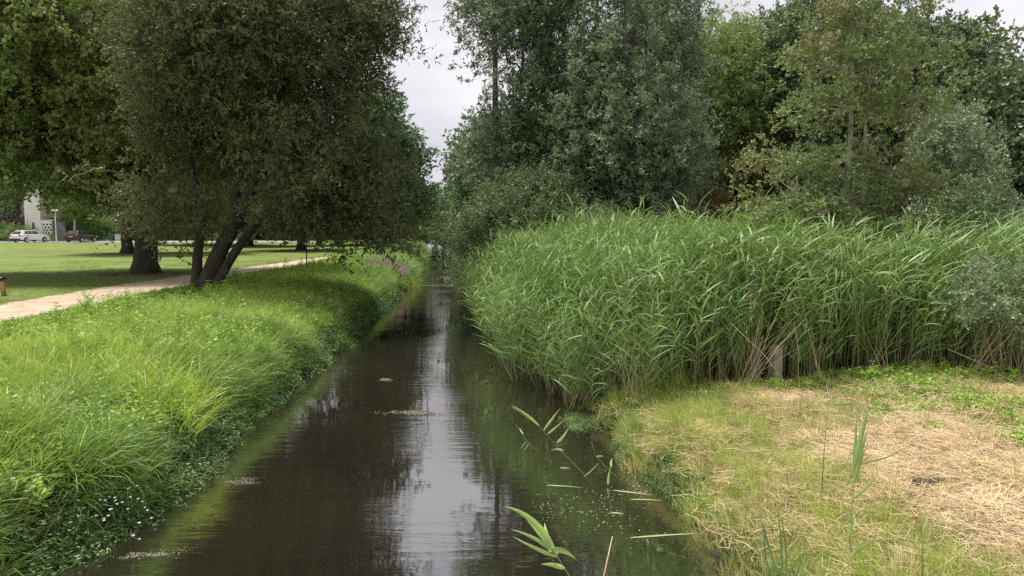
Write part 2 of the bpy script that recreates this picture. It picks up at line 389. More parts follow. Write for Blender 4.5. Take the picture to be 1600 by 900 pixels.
def build_ground():
    ts = np.array([0, .08, .16, .3, .45, .65, .9, 1.2, 1.5, 1.9, 2.3, 2.7, 3.1, 3.5, 3.9, 4.3, 4.8, 5.4, 6, 7, 8, 9, 10, 12, 14, 17, 20, 25, 30, 40, 55, 80, 120, 200, 400, 900, 2500.])
    ins = np.array([-.2, -.5, -.9])
    ys = np.r_[np.arange(-12, 3, 1.5), np.arange(3, 16, .22), np.arange(16, 30, .5), np.arange(30, 70, 1.2), np.arange(70, 130, 4), [150, 200, 300, 500, 1000, 2500]]
    V = []; C = []
    for y in ys:
        yc = min(y, 160); l, r = float(xl(yc)), float(xr(yc))
        xs = np.r_[(l - ts)[::-1], l - ins, [(l + r) / 2], (r + ins)[::-1], r + ts]
        yy = np.full_like(xs, y); z = gz(xs, np.full_like(xs, yc))
        V.append(np.stack([xs, yy, z], 1))
        n = fnoise(xs, yy, .35, 3)[:, None]; hm = haymask(xs, yy)[:, None]
        left = (xs < (l + r) / 2)[:, None]
        t = np.maximum(l - xs, xs - r)[:, None]
        lawn = np.array([.105, .145, .038]) * (1 - n) + np.array([.18, .225, .055]) * n
        veg = np.array([[.06, .10, .022]]); soil = np.array([[.045, .035, .022]])
        cl = np.where(t > 5.6, lawn, veg); far = np.clip((yy[:, None] - 34) / 10, 0, 1); cl = cl * (1 - far) + np.where(t > 1.5, lawn, veg) * far
        hay = np.array([.60, .45, .27]) * (1 - n * .5) ; grn = np.array([.19, .23, .06])
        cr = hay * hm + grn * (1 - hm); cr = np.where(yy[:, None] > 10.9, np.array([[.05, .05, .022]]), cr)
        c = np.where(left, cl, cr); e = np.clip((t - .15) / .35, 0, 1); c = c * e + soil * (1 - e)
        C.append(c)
    V = np.array(V); nr, nc = V.shape[:2]; C = np.array(C).reshape(-1, 3)
    idx = np.arange(nr * nc).reshape(nr, nc)
    F = np.stack([idx[:-1, :-1], idx[:-1, 1:], idx[1:, 1:], idx[1:, :-1]], -1).reshape(-1, 4)
    me = bpy.data.meshes.new('ground'); me.from_pydata(V.reshape(-1, 3).tolist(), [], F.tolist())
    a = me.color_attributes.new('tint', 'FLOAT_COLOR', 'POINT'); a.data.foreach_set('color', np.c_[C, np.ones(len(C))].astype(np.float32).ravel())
    me.polygons.foreach_set('use_smooth', [True] * len(me.polygons))
    m, t, o = newmat('ground'); L = t.links.new
    p = N(t, 'ShaderNodeBsdfPrincipled'); p.inputs['Roughness'].default_value = .95; p.inputs['Specular IOR Level'].default_value = .15
    at_ = N(t, 'ShaderNodeAttribute', attribute_name='tint'); g = N(t, 'ShaderNodeNewGeometry')
    n1 = N(t, 'ShaderNodeTexNoise'); n1.inputs['Scale'].default_value = 14; n1.inputs['Detail'].default_value = 8; n1.inputs['Roughness'].default_value = .7; L(g.outputs['Position'], n1.inputs['Vector'])
    n2 = N(t, 'ShaderNodeTexNoise'); n2.inputs['Scale'].default_value = .8; n2.inputs['Detail'].default_value = 6; L(g.outputs['Position'], n2.inputs['Vector'])
    r1 = N(t, 'ShaderNodeMapRange'); r1.inputs[1].default_value = .3; r1.inputs[2].default_value = .7; r1.inputs[3].default_value = .62; r1.inputs[4].default_value = 1.38; L(n1.outputs[0], r1.inputs[0])
    r2 = N(t, 'ShaderNodeMapRange'); r2.inputs[1].default_value = .35; r2.inputs[2].default_value = .65; r2.inputs[3].default_value = .8; r2.inputs[4].default_value = 1.15; L(n2.outputs[0], r2.inputs[0])
    ml = N(t, 'ShaderNodeMath', operation='MULTIPLY'); L(r1.outputs[0], ml.inputs[0]); L(r2.outputs[0], ml.inputs[1])
    hv = N(t, 'ShaderNodeHueSaturation'); L(at_.outputs['Color'], hv.inputs['Color']); L(ml.outputs[0], hv.inputs['Value']); L(hv.outputs[0], p.inputs['Base Color'])
    b = N(t, 'ShaderNodeBump'); b.inputs['Strength'].default_value = .7; b.inputs['Distance'].default_value = .04; L(n1.outputs[0], b.inputs['Height']); L(b.outputs[0], p.inputs['Normal'])
    L(p.outputs[0], o.inputs[0]); me.materials.append(m)
    ob = bpy.data.objects.new('ground', me); COL.objects.link(ob); tag(ob, kind='structure')
build_ground()

# water: one sheet between the banks, its edges under the soil
def build_water():
    m, t, o = newmat('stream_water'); L = t.links.new
    p = N(t, 'ShaderNodeBsdfPrincipled'); p.inputs['Roughness'].default_value = .03; p.inputs['IOR'].default_value = 4.4
    g = N(t, 'ShaderNodeNewGeometry')
    nb = N(t, 'ShaderNodeTexNoise'); nb.inputs['Scale'].default_value = .5; L(g.outputs['Position'], nb.inputs['Vector'])
    mx = N(t, 'ShaderNodeMix', data_type='RGBA'); L(nb.outputs[0], mx.inputs[0]); mx.inputs[6].default_value = (.010, .009, .006, 1); mx.inputs[7].default_value = (.022, .016, .011, 1); L(mx.outputs[2], p.inputs['Base Color'])
    mp = N(t, 'ShaderNodeMapping'); mp.inputs['Scale'].default_value = (.45, 3.2, 1); L(g.outputs['Position'], mp.inputs[0])
    n1 = N(t, 'ShaderNodeTexNoise'); n1.inputs['Scale'].default_value = 2.0; n1.inputs['Detail'].default_value = 3; n1.inputs['Distortion'].default_value = .5; L(mp.outputs[0], n1.inputs['Vector'])
    n2 = N(t, 'ShaderNodeTexNoise'); n2.inputs['Scale'].default_value = 7; n2.inputs['Detail'].default_value = 2; L(mp.outputs[0], n2.inputs['Vector'])
    n3 = N(t, 'ShaderNodeTexNoise'); n3.inputs['Scale'].default_value = .35; L(g.outputs['Position'], n3.inputs['Vector'])
    r3 = N(t, 'ShaderNodeMapRange'); r3.inputs[1].default_value = .42; r3.inputs[2].default_value = .62; r3.inputs[3].default_value = .06; r3.inputs[4].default_value = 1; L(n3.outputs[0], r3.inputs[0])
    ad = N(t, 'ShaderNodeMath', operation='MULTIPLY_ADD'); L(n2.outputs[0], ad.inputs[0]); ad.inputs[1].default_value = .22; L(n1.outputs[0], ad.inputs[2])
    ml = N(t, 'ShaderNodeMath', operation='MULTIPLY'); L(ad.outputs[0], ml.inputs[0]); L(r3.outputs[0], ml.inputs[1])
    b = N(t, 'ShaderNodeBump'); b.inputs['Strength'].default_value = 1; b.inputs['Distance'].default_value = .007; L(ml.outputs[0], b.inputs['Height']); L(b.outputs[0], p.inputs['Normal'])
    L(p.outputs[0], o.inputs[0])
    ys = np.r_[np.arange(-11, 40, 1.), np.arange(40, 150, 5.)]
    mb = MB(); v = []
    for y in ys: v += [(float(xl(y)) - .25, y, 0), (float(xr(y)) + .25, y, 0)]
    mb.add(v, [(2 * i, 2 * i + 1, 2 * i + 3, 2 * i + 2) for i in range(len(ys) - 1)])
    tag(mb.build('stream_water', m), kind='structure')
build_water()

# footpath of pale grit
PY = np.array([8, 15.5, 19.2, 25.5, 32, 38, 47, 53, 62, 75, 95.]); PX = np.array([-11.0, -11.1, -11.2, -11.5, -11.2, -10.9, -10.3, -9.9, -9.9, -11.2, -14.2]) - 1.0
def build_path():
    ys = np.arange(8, 95, .35); mb = MB(); v = []; f = []
    nc = 7
    for i, y in enumerate(ys):
        c = np.interp(y, PY, PX); hw = 1.28
        a = c - hw - (fnoise(y, 3, 1.2, 40) - .5) * .6; b = c + hw + (fnoise(y, 9, 1.3, 41) - .5) * .6
        for k in range(nc): 
            x = a + (b - a) * k / (nc - 1); v.append((x, y, 1.0 + .012 + .02 * sin(pi * k / (nc - 1))))
        if i: f += [((i - 1) * nc + k, (i - 1) * nc + k + 1, i * nc + k + 1, i * nc + k) for k in range(nc - 1)]
    mb.add(v, f)
    tag(mb.build('footpath', mat('path_grit', (.52, .41, .30), .95, c2=(.38, .30, .21), nscale=2.5, bump=.5, bscale=60, spec=.1), None, True), kind='structure')
    asp = mat('road_paving', (.48, .45, .42), .9, c2=(.40, .38, .35), nscale=2, spec=.2)
    rb = MB(); rb.add([(-140, 88, 1.012), (-24, 88, 1.012), (-24, 95.5, 1.012), (-140, 95.5, 1.012)], [(0, 1, 2, 3)]); tag(rb.build('road', asp), kind='structure')
    kb = MB(); kb.box((-82, 87.9, 1.03), (116, .15, .12)); kb.box((-82, 95.6, 1.06), (116, .15, .14)); tag(kb.build('kerb', asp), kind='structure')
build_path()

# ------------------------------------------------------------------ the trees
S = lambda *p: np.array(p, float)
# 1 leaning willow by the path
make_tree('willow_tree', 'dark willow leaning right on three stems beside the path, low branches over the bank', (-9.85, 23.6, .95),
    [([(-.25, 0, 0), (-.28, .1, 1.2), (-.05, .2, 2.4), (-.6, .4, 4.2), (-.7, .5, 6.5)], .19, .04),
     ([(.0, 0, 0), (.45, 0, 1.0), (1.2, .1, 2.4), (2.0, .2, 4.2), (2.6, .3, 6.5), (2.9, .4, 9)], .30, .06),
     ([(.25, -.1, 0), (1.0, -.15, 1.2), (1.6, -.2, 2.0), (3.0, -.3, 3.6), (4.6, -.4, 5.6), (5.4, -.4, 7.6)], .17, .05),
     ([(1.1, .1, 2.2), (.9, .2, 4), (.6, .6, 7), (.4, .6, 10)], .2, .05)],
    [((1.7, .3, 8.0), (4.1, 4.0, 4.6), 4.0), ((4.1, -.3, 7.8), (2.6, 2.6, 3.6), 1.1), ((.6, -1.3, 3.3), (3.0, 1.5, 1.3), .9), ((2.8, -.2, 4.0), (4.0, 3.2, 2.2), 2.2), ((-.4, 0, 4.4), (1.9, 2.2, 2.6), 1.1), ((5.2, -.2, 2.4), (1.7, 1.6, .95), .6), ((-.5, -.3, 2.6), (1.3, 1.3, 1.2), .35)],
    'willow', 330, 24, rc=.95, gap=.40, tscale=1.12, seed=11, bole=1.6)
# 2 big oak behind it
make_tree('oak_tree', 'large broad-leaved tree with a thick straight trunk standing on the lawn behind the path', (-15.9, 32.0, 1.0),
    [([(0, 0, 0), (.05, 0, 2), (.1, .1, 5), (.3, .1, 9), (.4, .1, 13)], .52, .12),
     ([(0, 0, 2.6), (-1.6, -.4, 4.2), (-4.2, -.8, 5.4), (-6.4, -1.2, 5.0)], .2, .06)],
    [((-.6, 0, 9.6), (8.0, 6, 6.2), 5), ((-5.2, -1, 7.0), (4.2, 4, 3.2), 2.2), ((-1.2, -.6, 4.4), (3.2, 3.0, 1.7), .8), ((2.2, -.5, 3.6), (2.4, 2, 1.7), .6)],
    'oak', 430, 15, rc=1.15, gap=.43, tscale=1.15, seed=12, bole=2.2, flare=1.5)
make_tree('oak_tree', 'tree at the left edge whose top leaves hang in the upper left corner', (-25.0, 29.0, 1.0),
    [([(0, 0, 0), (.2, 0, 4), (.3, 0, 9), (.4, 0, 13)], .4, .1)],
    [((1.5, 0, 10), (6.0, 5, 5.6), 4)], 'oak', 100, 9, rc=1.1, gap=.42, tscale=1.2, seed=13, bole=3)
make_tree('oak_tree', 'shorter dark-trunked tree half hidden behind the thick trunk on the lawn', (-28.6, 55, 1.0),
    [([(0, 0, 0), (.1, 0, 3), (.2, 0, 8), (.3, 0, 11)], .42, .1)],
    [((1.5, 0, 8), (6.5, 5, 5), 4), ((4, 0, 4), (4, 3, 2), 1)], 'dark', 200, 10, rc=1.4, tscale=1.7, seed=14, bole=2)
# lime with a trunk by the far bank
make_tree('lime_tree', 'layered dark green tree with a slim straight trunk beside the path end', (X(598, 54), 54, 1.0),
    [([(0, 0, 0), (0, 0, 3), (.1, 0, 7), (.1, 0, 11)], .26, .06)],
    [((.1, 0, 4.3), (3.7, 3.2, 1.9), 2), ((0, 0, 7.2), (3.3, 3, 2.8), 3), ((-.5, 0, 9.6), (2.3, 2.4, 2.4), 1.6)], 'lime', 300, 10, rc=.95, tscale=1.3, seed=15, bole=1.9, flat=.4)
make_tree('lime_tree', 'second layered tree behind the slim trunk, crown reaching over the stream', (X(612, 68), 68, 1.0),
    [([(0, 0, 0), (0, 0, 3), (.1, 0, 7), (.1, 0, 11)], .3, .06)],
    [((.2, 0, 4.6), (3.9, 3.4, 2.4), 2), ((0, 0, 7.4), (3.2, 3, 3.4), 3)], 'lime', 240, 9, rc=1.1, tscale=1.6, seed=16, bole=1.9, flat=.45)
make_tree('weeping_willow_tree', 'pale green weeping tree far off under the dark crowns', (X(634, 92), 92, 1.0),
    [([(0, 0, 0), (0, 0, 3), (.1, 0, 6)], .3, .08)], [((0, 0, 3.9), (2.3, 2, 3.2), 2)], 'shrub', 90, 9, rc=1.0, tscale=1.7, seed=17, bole=1.2)
# dark mid trees that fill the left behind the willow
LEFT = [(470, 62, 11, 5.2, 'dark', 'tall dark tree behind the willow crown, right of its stems'), (530, 78, 12, 5, 'lime', 'dark tree beyond the path behind the sapling stake'),
        (390, 74, 12, 6, 'dark', 'dark tree seen below the willow crown across the lawn'), (310, 80, 13, 6, 'dark', 'dark tree across the lawn between the two near trunks'),
        (575, 98, 12, 5, 'dark', 'far dark tree behind the slim straight trunk')]
for i, (px, d, h, r, k, lab) in enumerate(LEFT):
    make_tree('park_tree', lab, (X(px, d), d, 1.0), [([(0, 0, 0), (.1, 0, h * .4), (.2, 0, h * .9)], .35, .08)],
        [((0, 0, h * .6), (r, r * .8, h * .42), 3), ((0, 0, h * .28), (r * .9, r * .8, h * .15), 1)], k, 170, 9, rc=1.4, tscale=1.8, seed=30 + i, bole=1.7, group='trees across the lawn')
# right: grey poplars
POP = [(786, 30.5, -.35, 14.5, [((-.1, 0, 9.5), (1.75, 2.0, 6.0), 3), ((-.2, 0, 5.0), (1.7, 1.7, 3.0), 1.4)], 'poplar', 'leftmost of the tall grey-green poplars, its thin crown edge against the sky'),
       (882, 31, 0, 17.5, [((0, 0, 12), (2.1, 2.3, 6), 2.4), ((.2, -.4, 6.3), (2.6, 2.4, 3.9), 2.5)], 'poplar2', 'tallest grey-green poplar with its straight stem showing high in the crown'),
       (955, 29, 0, 14, [((.2, 0, 9.5), (2.1, 2.2, 5.2), 3), ((.4, -.4, 5.2), (3.0, 2.4, 3.6), 2.2)], 'poplar', 'silvery poplar in the middle of the group behind the reeds'),
       (1010, 32, 0, 14.5, [((.2, 0, 9.2), (1.9, 2.2, 5.4), 3), ((.3, -.4, 5.0), (2.1, 2, 3.2), 1.3)], 'poplar', 'rightmost silvery poplar beside the bright green trees')]
for i, (px, d, dx, h, bl, k, lab) in enumerate(POP):
    lean = (-.3, .1, .5, .8)[i]
    make_tree('poplar_tree', lab, (X(px, d), d, .85), [([(0, 0, 0), (lean * .3, 0, 4), (lean * .7, 0, 9), (lean, 0, h)], .2, .05), ([(.4, .2, 0), (.8 + lean, .3, 5), (1.2 + lean, .3, h * .8)], .13, .04)],
        bl, k, 230, 19, bark='bark_grey', rc=.9, gap=.38, tscale=1.1, seed=50 + i, bole=1.5, group='tall poplars behind the reeds', droop=.15)
BUSH = [(800, 27, 4.3, 2.1, 'poplar2', 'big round dark willow bush at the water beside the reeds'), (764, 28, 2.3, 1.0, 'poplar', 'small pale willow bush leaning out over the stream'),
        (838, 27.5, 5.0, 2.2, 'poplar2', 'willow bush below the poplars just behind the reed tips'), (905, 26.5, 3.6, 2.2, 'poplar2', 'low dark bush in the shade of the poplars')]
for i, (px, d, h, r, k, lab) in enumerate(BUSH):
    make_tree('willow_bush', lab, (X(px, d), d, .5), [([(0, 0, 0), (.2, 0, h * .4), (.4, 0, h * .8)], .08, .03), ([(0, 0, 0), (-.4, 0, h * .4), (-.8, 0, h * .75)], .07, .03)],
        [((0, 0, h * .5), (r, r, h * .5), 2), ((-.3, -.2, h * .25), (r * 1.0, r, h * .25), 1)], k, 190, 16, bark='bark', rc=.55, tscale=.68, seed=60 + i, bole=.2, cat='bush', flare=1.1)
make_tree('round_tree', 'grey-green round tree beyond the poplars against the sky gap', (X(737, 62), 62, .9), [([(0, 0, 0), (.2, 0, 3), (.3, 0, 8)], .25, .06)],
    [((0, 0, 5.6), (2.4, 2.4, 3.6), 2), ((.3, 0, 2.4), (2.3, 2, 1.8), 1)], 'poplar2', 170, 10, rc=1.0, tscale=1.4, seed=70, bole=.8)
for i, (px, d, h, r, k, lab) in enumerate([(746, 48, 6.4, 1.8, 'ash', 'fresh green tree on the right bank before the far bend'), (768, 44, 8.6, 2.5, 'lime', 'dense green tree on the right bank left of the poplars'),
        (712, 84, 6, 2.8, 'dark', 'far dark tree closing the view up the stream'), (668, 98, 6.5, 3.2, 'ash', 'far yellowish green tree at the end of the stream'), (690, 115, 7.5, 4, 'dark', 'last tree at the far end between both banks'), (655, 112, 7, 4, 'lime', 'far tree left of the end of the stream')]):
    make_tree('bank_tree', lab, (X(px, d), d, .85), [([(0, 0, 0), (.1, 0, h * .5), (.2, 0, h * .9)], .18, .05)],
        [((0, 0, h * .62), (r, r, h * .4), 3), ((0, 0, h * .25), (r * 1.05, r, h * .25), 1.5)], k, 150, 9, rc=.8 if d < 60 else 1.2, tscale=1.0 if d < 60 else 1.7, seed=80 + i, bole=.6, group='trees along the far banks')
# bright green trees
for i, (px, d, h, r, lab) in enumerate([(1128, 40, 13.6, 3.3, 'bright green tree with a domed top left of the young alder'), (1190, 42, 14.2, 3.4, 'bright green tree right behind the young alder, top against the sky'), (1078, 44, 14.2, 2.8, 'bright green tree partly behind the silvery poplar')]):
    make_tree('ash_tree', lab, (X(px, d), d, .85), [([(0, 0, 0), (.1, 0, h * .5), (.2, 0, h * .9)], .2, .05)],
        [((0, 0, h * .68), (r, r, h * .30), 3), ((0, 0, h * .4), (r * .9, r * .9, h * .2), 1.3)], 'ash', 230, 12, rc=1.1, tscale=1.35, seed=90 + i, bole=3.4, group='bright green trees behind the reeds')
make_tree('rusty_bush', 'rusty brown shrub in the shade under the bright green trees', (X(1088, 33), 33, .8), [([(0, 0, 0), (.2, 0, 1.5), (.3, 0, 3.2)], .06, .02)],
    [((0, 0, 2.6), (1.7, 1.4, 1.9), 2)], 'red', 60, 12, rc=.6, seed=95, bole=.3, cat='bush')
# dark alders right
for i, (px, d, h, r, lab) in enumerate([(1262, 38, 14.6, 2.6, 'dark tree with a tall top left of the young alder tip'), (1375, 33, 11.8, 3.2, 'dark alder directly behind the young alder'),
        (1462, 34, 11.6, 3.2, 'highest dark alder right of the young alder'), (1540, 30, 8.9, 2.8, 'dark alder lower than its neighbours with a ragged top'), (1620, 28, 7.2, 2.5, 'dark alder at the right edge of the view'), (1350, 42, 12, 4.5, 'shaded tree behind the dark alders')]):
    make_tree('alder_tree', lab, (X(px, d), d, .85), [([(0, 0, 0), (.1, 0, h * .5), (.2, 0, h * .92)], .2, .05)],
        [((0, 0, h * .66), (r, r, h * .34), 3), ((0, 0, h * .32), (r, r, h * .24), 1.7)], 'dark', 210, 11, rc=1.0, tscale=1.25, seed=100 + i, bole=1.5, group='dark alders on the right', flat=.5)
make_tree('willow_bush', 'tall grey-green willow shrub right of the young alder', (X(1462, 21), 21, .85), [([(0, 0, 0), (.2, 0, 2), (.3, 0, 4.5)], .08, .02), ([(0, 0, 0), (-.5, 0, 2), (-.9, 0, 4)], .07, .02)],
    [((-.1, 0, 3.9), (1.35, 1.3, 1.9), 2), ((.5, 0, 2.4), (1.7, 1.3, 1.5), 1.3)], 'poplar', 140, 15, rc=.5, tscale=.8, seed=110, bole=.5, cat='bush')
make_tree('willow_bush', 'yellowish green shrub at the lower right of the grey-green willow shrub', (X(1515, 16.5), 16.5, .85), [([(0, 0, 0), (.1, 0, 1.5), (.3, 0, 2.9)], .04, .015)],
    [((0, 0, 2.3), (.85, .8, 1.1), 2)], 'poplar2', 60, 12, rc=.35, tscale=.6, seed=111, bole=.5, cat='bush')
make_tree('willow_bush', 'grey-leaved willow branches pushing into the reeds at the right edge', (X(1590, 10.6), 10.6, .82), [([(0, 0, 0), (.1, .2, .5), (-.1, .1, 1.3)], .014, .006)],
    [((.1, .1, 1.15), (.9, .5, .75), 2)], 'poplar', 75, 11, rc=.28, tscale=.45, seed=112, bole=.3, cat='bush', r_tip=.004)
# young alder among the reeds
def tier(z, rx, up=.35): return ((0, 0, z), (rx, rx * .85, up), rx)
make_tree('young_alder', 'young alder with yellowing leaves and pale twin stems rising out of the reeds', (X(1322, 15), 15.0, .85),
    [([(0, 0, 0), (.0, 0, 1.6), (-.02, 0, 3.0), (.05, 0, 4.6), (.12, 0, 7.8)], .075, .02), ([(.02, 0, 1.3), (.14, -.05, 2.0), (.22, -.05, 3.2), (.20, 0, 5.6)], .055, .015),
     ([(0, 0, 1.45), (-.5, -.1, 1.75), (-1.2, -.2, 2.15), (-1.8, -.2, 2.4)], .035, .012), ([(0, 0, 1.4), (.45, -.1, 1.7), (1.1, -.1, 2.0)], .03, .012),
     ([(0, 0, 2.2), (-.6, -.2, 2.5), (-1.5, -.3, 3.1)], .028, .01)],
    [((-1.0, 0, 1.85), (1.6, 1.2, .5), 1.3), ((.9, 0, 2.1), (1.2, 1.0, .6), .9), ((-.7, 0, 2.7), (1.9, 1.4, .5), 1.7), ((.8, 0, 3.2), (1.5, 1.2, .6), 1.1), ((-.5, 0, 3.6), (1.8, 1.4, .5), 1.5), ((.1, 0, 4.5), (1.9, 1.5, .5), 1.6),
     ((.3, 0, 5.4), (2.0, 1.5, .5), 1.6), ((.1, 0, 6.3), (1.7, 1.4, .5), 1.3), ((.1, 0, 7.2), (1.2, 1.1, .5), .8), ((.1, 0, 8.0), (.8, .7, .5), .4)],
    'alder', 150, 7, bark='bark_pale', rc=.36, tscale=.85, seed=120, bole=1.2, flat=.5, r_tip=.007, flare=1.2, inner=.2, droop=.05, sep=.9, gap=0)

# ------------------------------------------------------------------ reeds
def ribbon(mb, pts, wid, axis=None, fold=0.0):
    pts = np.asarray(pts, float); m = len(pts)
    t = np.gradient(pts, axis=0); t /= np.linalg.norm(t, axis=1)[:, None] + 1e-9
    ref = np.array([0, 0, 1.]) if axis is None else np.asarray(axis, float)
    s = np.cross(t, ref); s /= np.linalg.norm(s, axis=1)[:, None] + 1e-9
    wid = np.asarray(wid)[:, None] / 2
    v = np.empty((2 * m, 3)); v[0::2] = pts - s * wid; v[1::2] = pts + s * wid
    mb.add(v, [(2 * i, 2 * i + 1, 2 * i + 3, 2 * i + 2) for i in range(m - 1)])
def reed_leaf(mb, p, az, L, W, up=.9, bend=1.3, axis=None):
    pts = []; q = np.array(p, float); a = up; n = 5
    for i in range(n + 1):
        pts.append(q.copy()); q = q + np.array([cos(az) * cos(a), sin(az) * cos(a), sin(a)]) * L / n; a -= bend / n * random.uniform(.6, 1.4)
    ax = axis or (random.gauss(0, .5), random.gauss(0, .5), 1)
    ribbon(mb, pts, [W * .5, W, W * .95, W * .75, W * .4, W * .03], ax)
def reed_mb(h=2.3, nl=13, wind=0.0, lean=.10, L=.52, W=.029):
    leaf = MB(); stem = MB(); pts = []
    la = random.uniform(0, 2 * pi)
    for k in range(8):
        t = k / 7; pts.append((lean * h * t * t * cos(la) * .6 + wind * h * .16 * t * t, lean * h * t * t * sin(la), h * t))
    stem.tube(pts, np.linspace(.0055, .002, 8), 3, cap=False)
    for i in range(nl):
        t = .22 + .78 * (i + .5) / nl; z = t * 7; k = int(min(z, 6)); p = np.array(pts[k]) + (np.array(pts[k + 1]) - np.array(pts[k])) * (z - k)
        az = (i % 2) * pi + random.gauss(0, .7)
        if random.random() < wind * .7: az = random.gauss(0, .5)
        reed_leaf(leaf, p, az, L * random.uniform(.7, 1.2) * (1 - .25 * abs(t - .6)), W * random.uniform(.8, 1.15), up=random.uniform(.6, 1.3), bend=random.uniform(.1, 1.3))
    return leaf, stem
def two_mat(name, leaf, stem, m1, m2):
    ob = MB(); ob.v = leaf.v + stem.v; ob.f = leaf.f + [tuple(i + leaf.n for i in q) for q in stem.f]; ob.n = leaf.n + stem.n
    me = ob.mesh(name, m1); me.materials.append(m2)
    mi = np.zeros(len(me.polygons), np.int32); mi[len(leaf.f):] = 1; me.polygons.foreach_set('material_index', mi)
    return bpy.data.objects.new(name, me)
reeds = [two_mat('reed_source', *reed_mb(2.3 + random.uniform(-.15, .15), random.randint(11, 15), wind=wd), M['reed'], M['reedstem']) for wd in (0, .15, .3, .5, .7, .4, .1)]
dead = MB()
deads = []
for _ in range(3):
    d_ = MB()
    for k in range(4):
        a = random.uniform(0, 6.28); b = random.uniform(.05, .3); h = random.uniform(.7, 1.5)
        d_.tube([(random.gauss(0, .05), random.gauss(0, .05), 0), (cos(a) * b * h * .5, sin(a) * b * h * .5, h * .6), (cos(a) * b * h, sin(a) * b * h, h)], [.0035, .003, .002], 3, cap=False)
    deads.append(hidden('dead_reed_source', d_, M['straw']))
def reed_front(x): return 10.75 + .25 * np.sin(x * 1.3) + np.clip(2.0 - x, 0, 2) * 1.0
def rpoints():
    P = []
    n = 26000
    x = R.uniform(-2.5, 15.5, n); y = R.uniform(10.4, 27, n)
    left = xr(y) - .35 - .25 * vnoise(y, 0 * y, .8, 61)
    ok = (x > left) & (y > reed_front(x)) 
    back = y - reed_front(x)
    dens = np.where(back < 1.6, .62, np.where(back < 4, .62, .34)); edge = x - left
    dens = np.where(edge < 1.2, .75, dens) * np.where((x > 3.0) & (back < 2.5), 1.35, 1)
    # keep the visible slice only
    ok &= ~((np.abs(x - X(1217, y)) < .13) & (y < 11.1)) & ~((np.abs(x - X(1187, y)) < .13) & (y < 11.4) & (R.uniform(0, 1, n) < .7))
    ok &= (np.abs(x) < .80 * y + 1.5) & (R.uniform(0, 1, n) < dens) & ((y < 20) | (x < 6))
    return x[ok], y[ok]
x, y = rpoints(); n = len(x); print('reeds', n)
zg = np.maximum(gz(x, y), -.15)
edge = x - xr(y)
sc_ = R.uniform(.88, 1.08, n) * np.interp(x, [-2, 1.5, 3.5, 5, 7, 10, 14], [.90, .98, 1.02, .92, .86, .92, .94]) * np.where(edge < .3, R.uniform(.75, 1.0, n), 1)
front = y - reed_front(x); sc_ *= np.clip(.72 + front * .35, .72, 1.0) ** np.where(x > 1.2, 1, .3) * R.uniform(.86, 1.08, n)
sc_ *= (.84 + .32 * fnoise(x, y, .55, 71)) * np.where(R.uniform(0, 1, n) < .06, 1.12, 1)
rot = np.stack([R.normal(0, .10, n), R.normal(0, .10, n), R.normal(0, .7, n)], 1)
lf = np.clip(1 - edge / 1.1, 0, 1)
rot[:, 1] -= lf * R.uniform(.0, .38, n) * (y < 24)      # stems at the edge hang out over the water
rot[:, 0] += np.clip(1 - front / .8, 0, 1) * R.uniform(0, .35, n)*np.where(x<3,1,.4)
idx = np.where(x < 5, R.integers(2, 7, n), R.integers(0, 4, n))
o = scatter('reed_bed', 'reed', reeds, np.stack([x, y, zg], 1), rot, sc_, idx=idx)
tag(o, 'dense bed of tall green reeds filling the right bank', 'reeds')
fr = R.choice(n, 700, replace=False); fr = fr[front[fr] < 2.2]
o = scatter('dead_reed_stalks', 'deadreed', deads, np.stack([x[fr], y[fr] - .1, zg[fr]], 1), upright(len(fr), .25), R.uniform(.7, 1.3, len(fr)))
tag(o, 'dry straw coloured stalks at the foot of the reeds', 'reeds')

# ------------------------------------------------------------------ ground cover sources
def blade(mb, p, az, L, W, up=1.3, bend=1.2, n=4):
    pts = []; q = np.array(p, float); a = up
    for i in range(n + 1):
        pts.append(q.copy()); q = q + np.array([cos(az) * cos(a), sin(az) * cos(a), sin(a)]) * L / n; a -= bend / n
    wd = [W * .7] + [W * (1 - (i / n) ** 1.5) + W * .03 for i in range(1, n + 1)]
    ribbon(mb, pts, wd, (-sin(az) * .2 + random.gauss(0, .4), cos(az) * .2 + random.gauss(0, .4), 1))
def tuft(nb, L, W, r, up=(1.0, 1.5), bend=(.4, 1.6)):
    mb = MB()
    for i in range(nb):
        a = random.uniform(0, 6.28); rr = r * math.sqrt(random.random())
        blade(mb, (cos(a) * rr, sin(a) * rr, 0), a + random.gauss(0, .6), L * random.uniform(.55, 1.15), W * random.uniform(.7, 1.2), random.uniform(*up), random.uniform(*bend))
    return mb
def herb(h, L, W, pairs, stems=3, spread=.12, rnd=.4):
    mb = MB()
    for s_ in range(stems):
        a = random.uniform(0, 6.28); ex, ey = cos(a) * spread * random.random(), sin(a) * spread * random.random(); hh = h * random.uniform(.6, 1.1)
        mb.tube([(ex * .3, ey * .3, 0), (ex, ey, hh)], [.003, .0015], 3, cap=False)
        for k in range(pairs):
            t = .25 + .75 * (k + .5) / pairs; b = k * pi / 2 + random.uniform(-.4, .4)
            for q in (0, pi):
                ll = L * (1.15 - .5 * t) * random.uniform(.8, 1.2)
                add_leaf(mb, (ex * t, ey * t, hh * t), (cos(b + q), sin(b + q), random.uniform(-.1, .6)), ll, W * ll / L)
    return mb
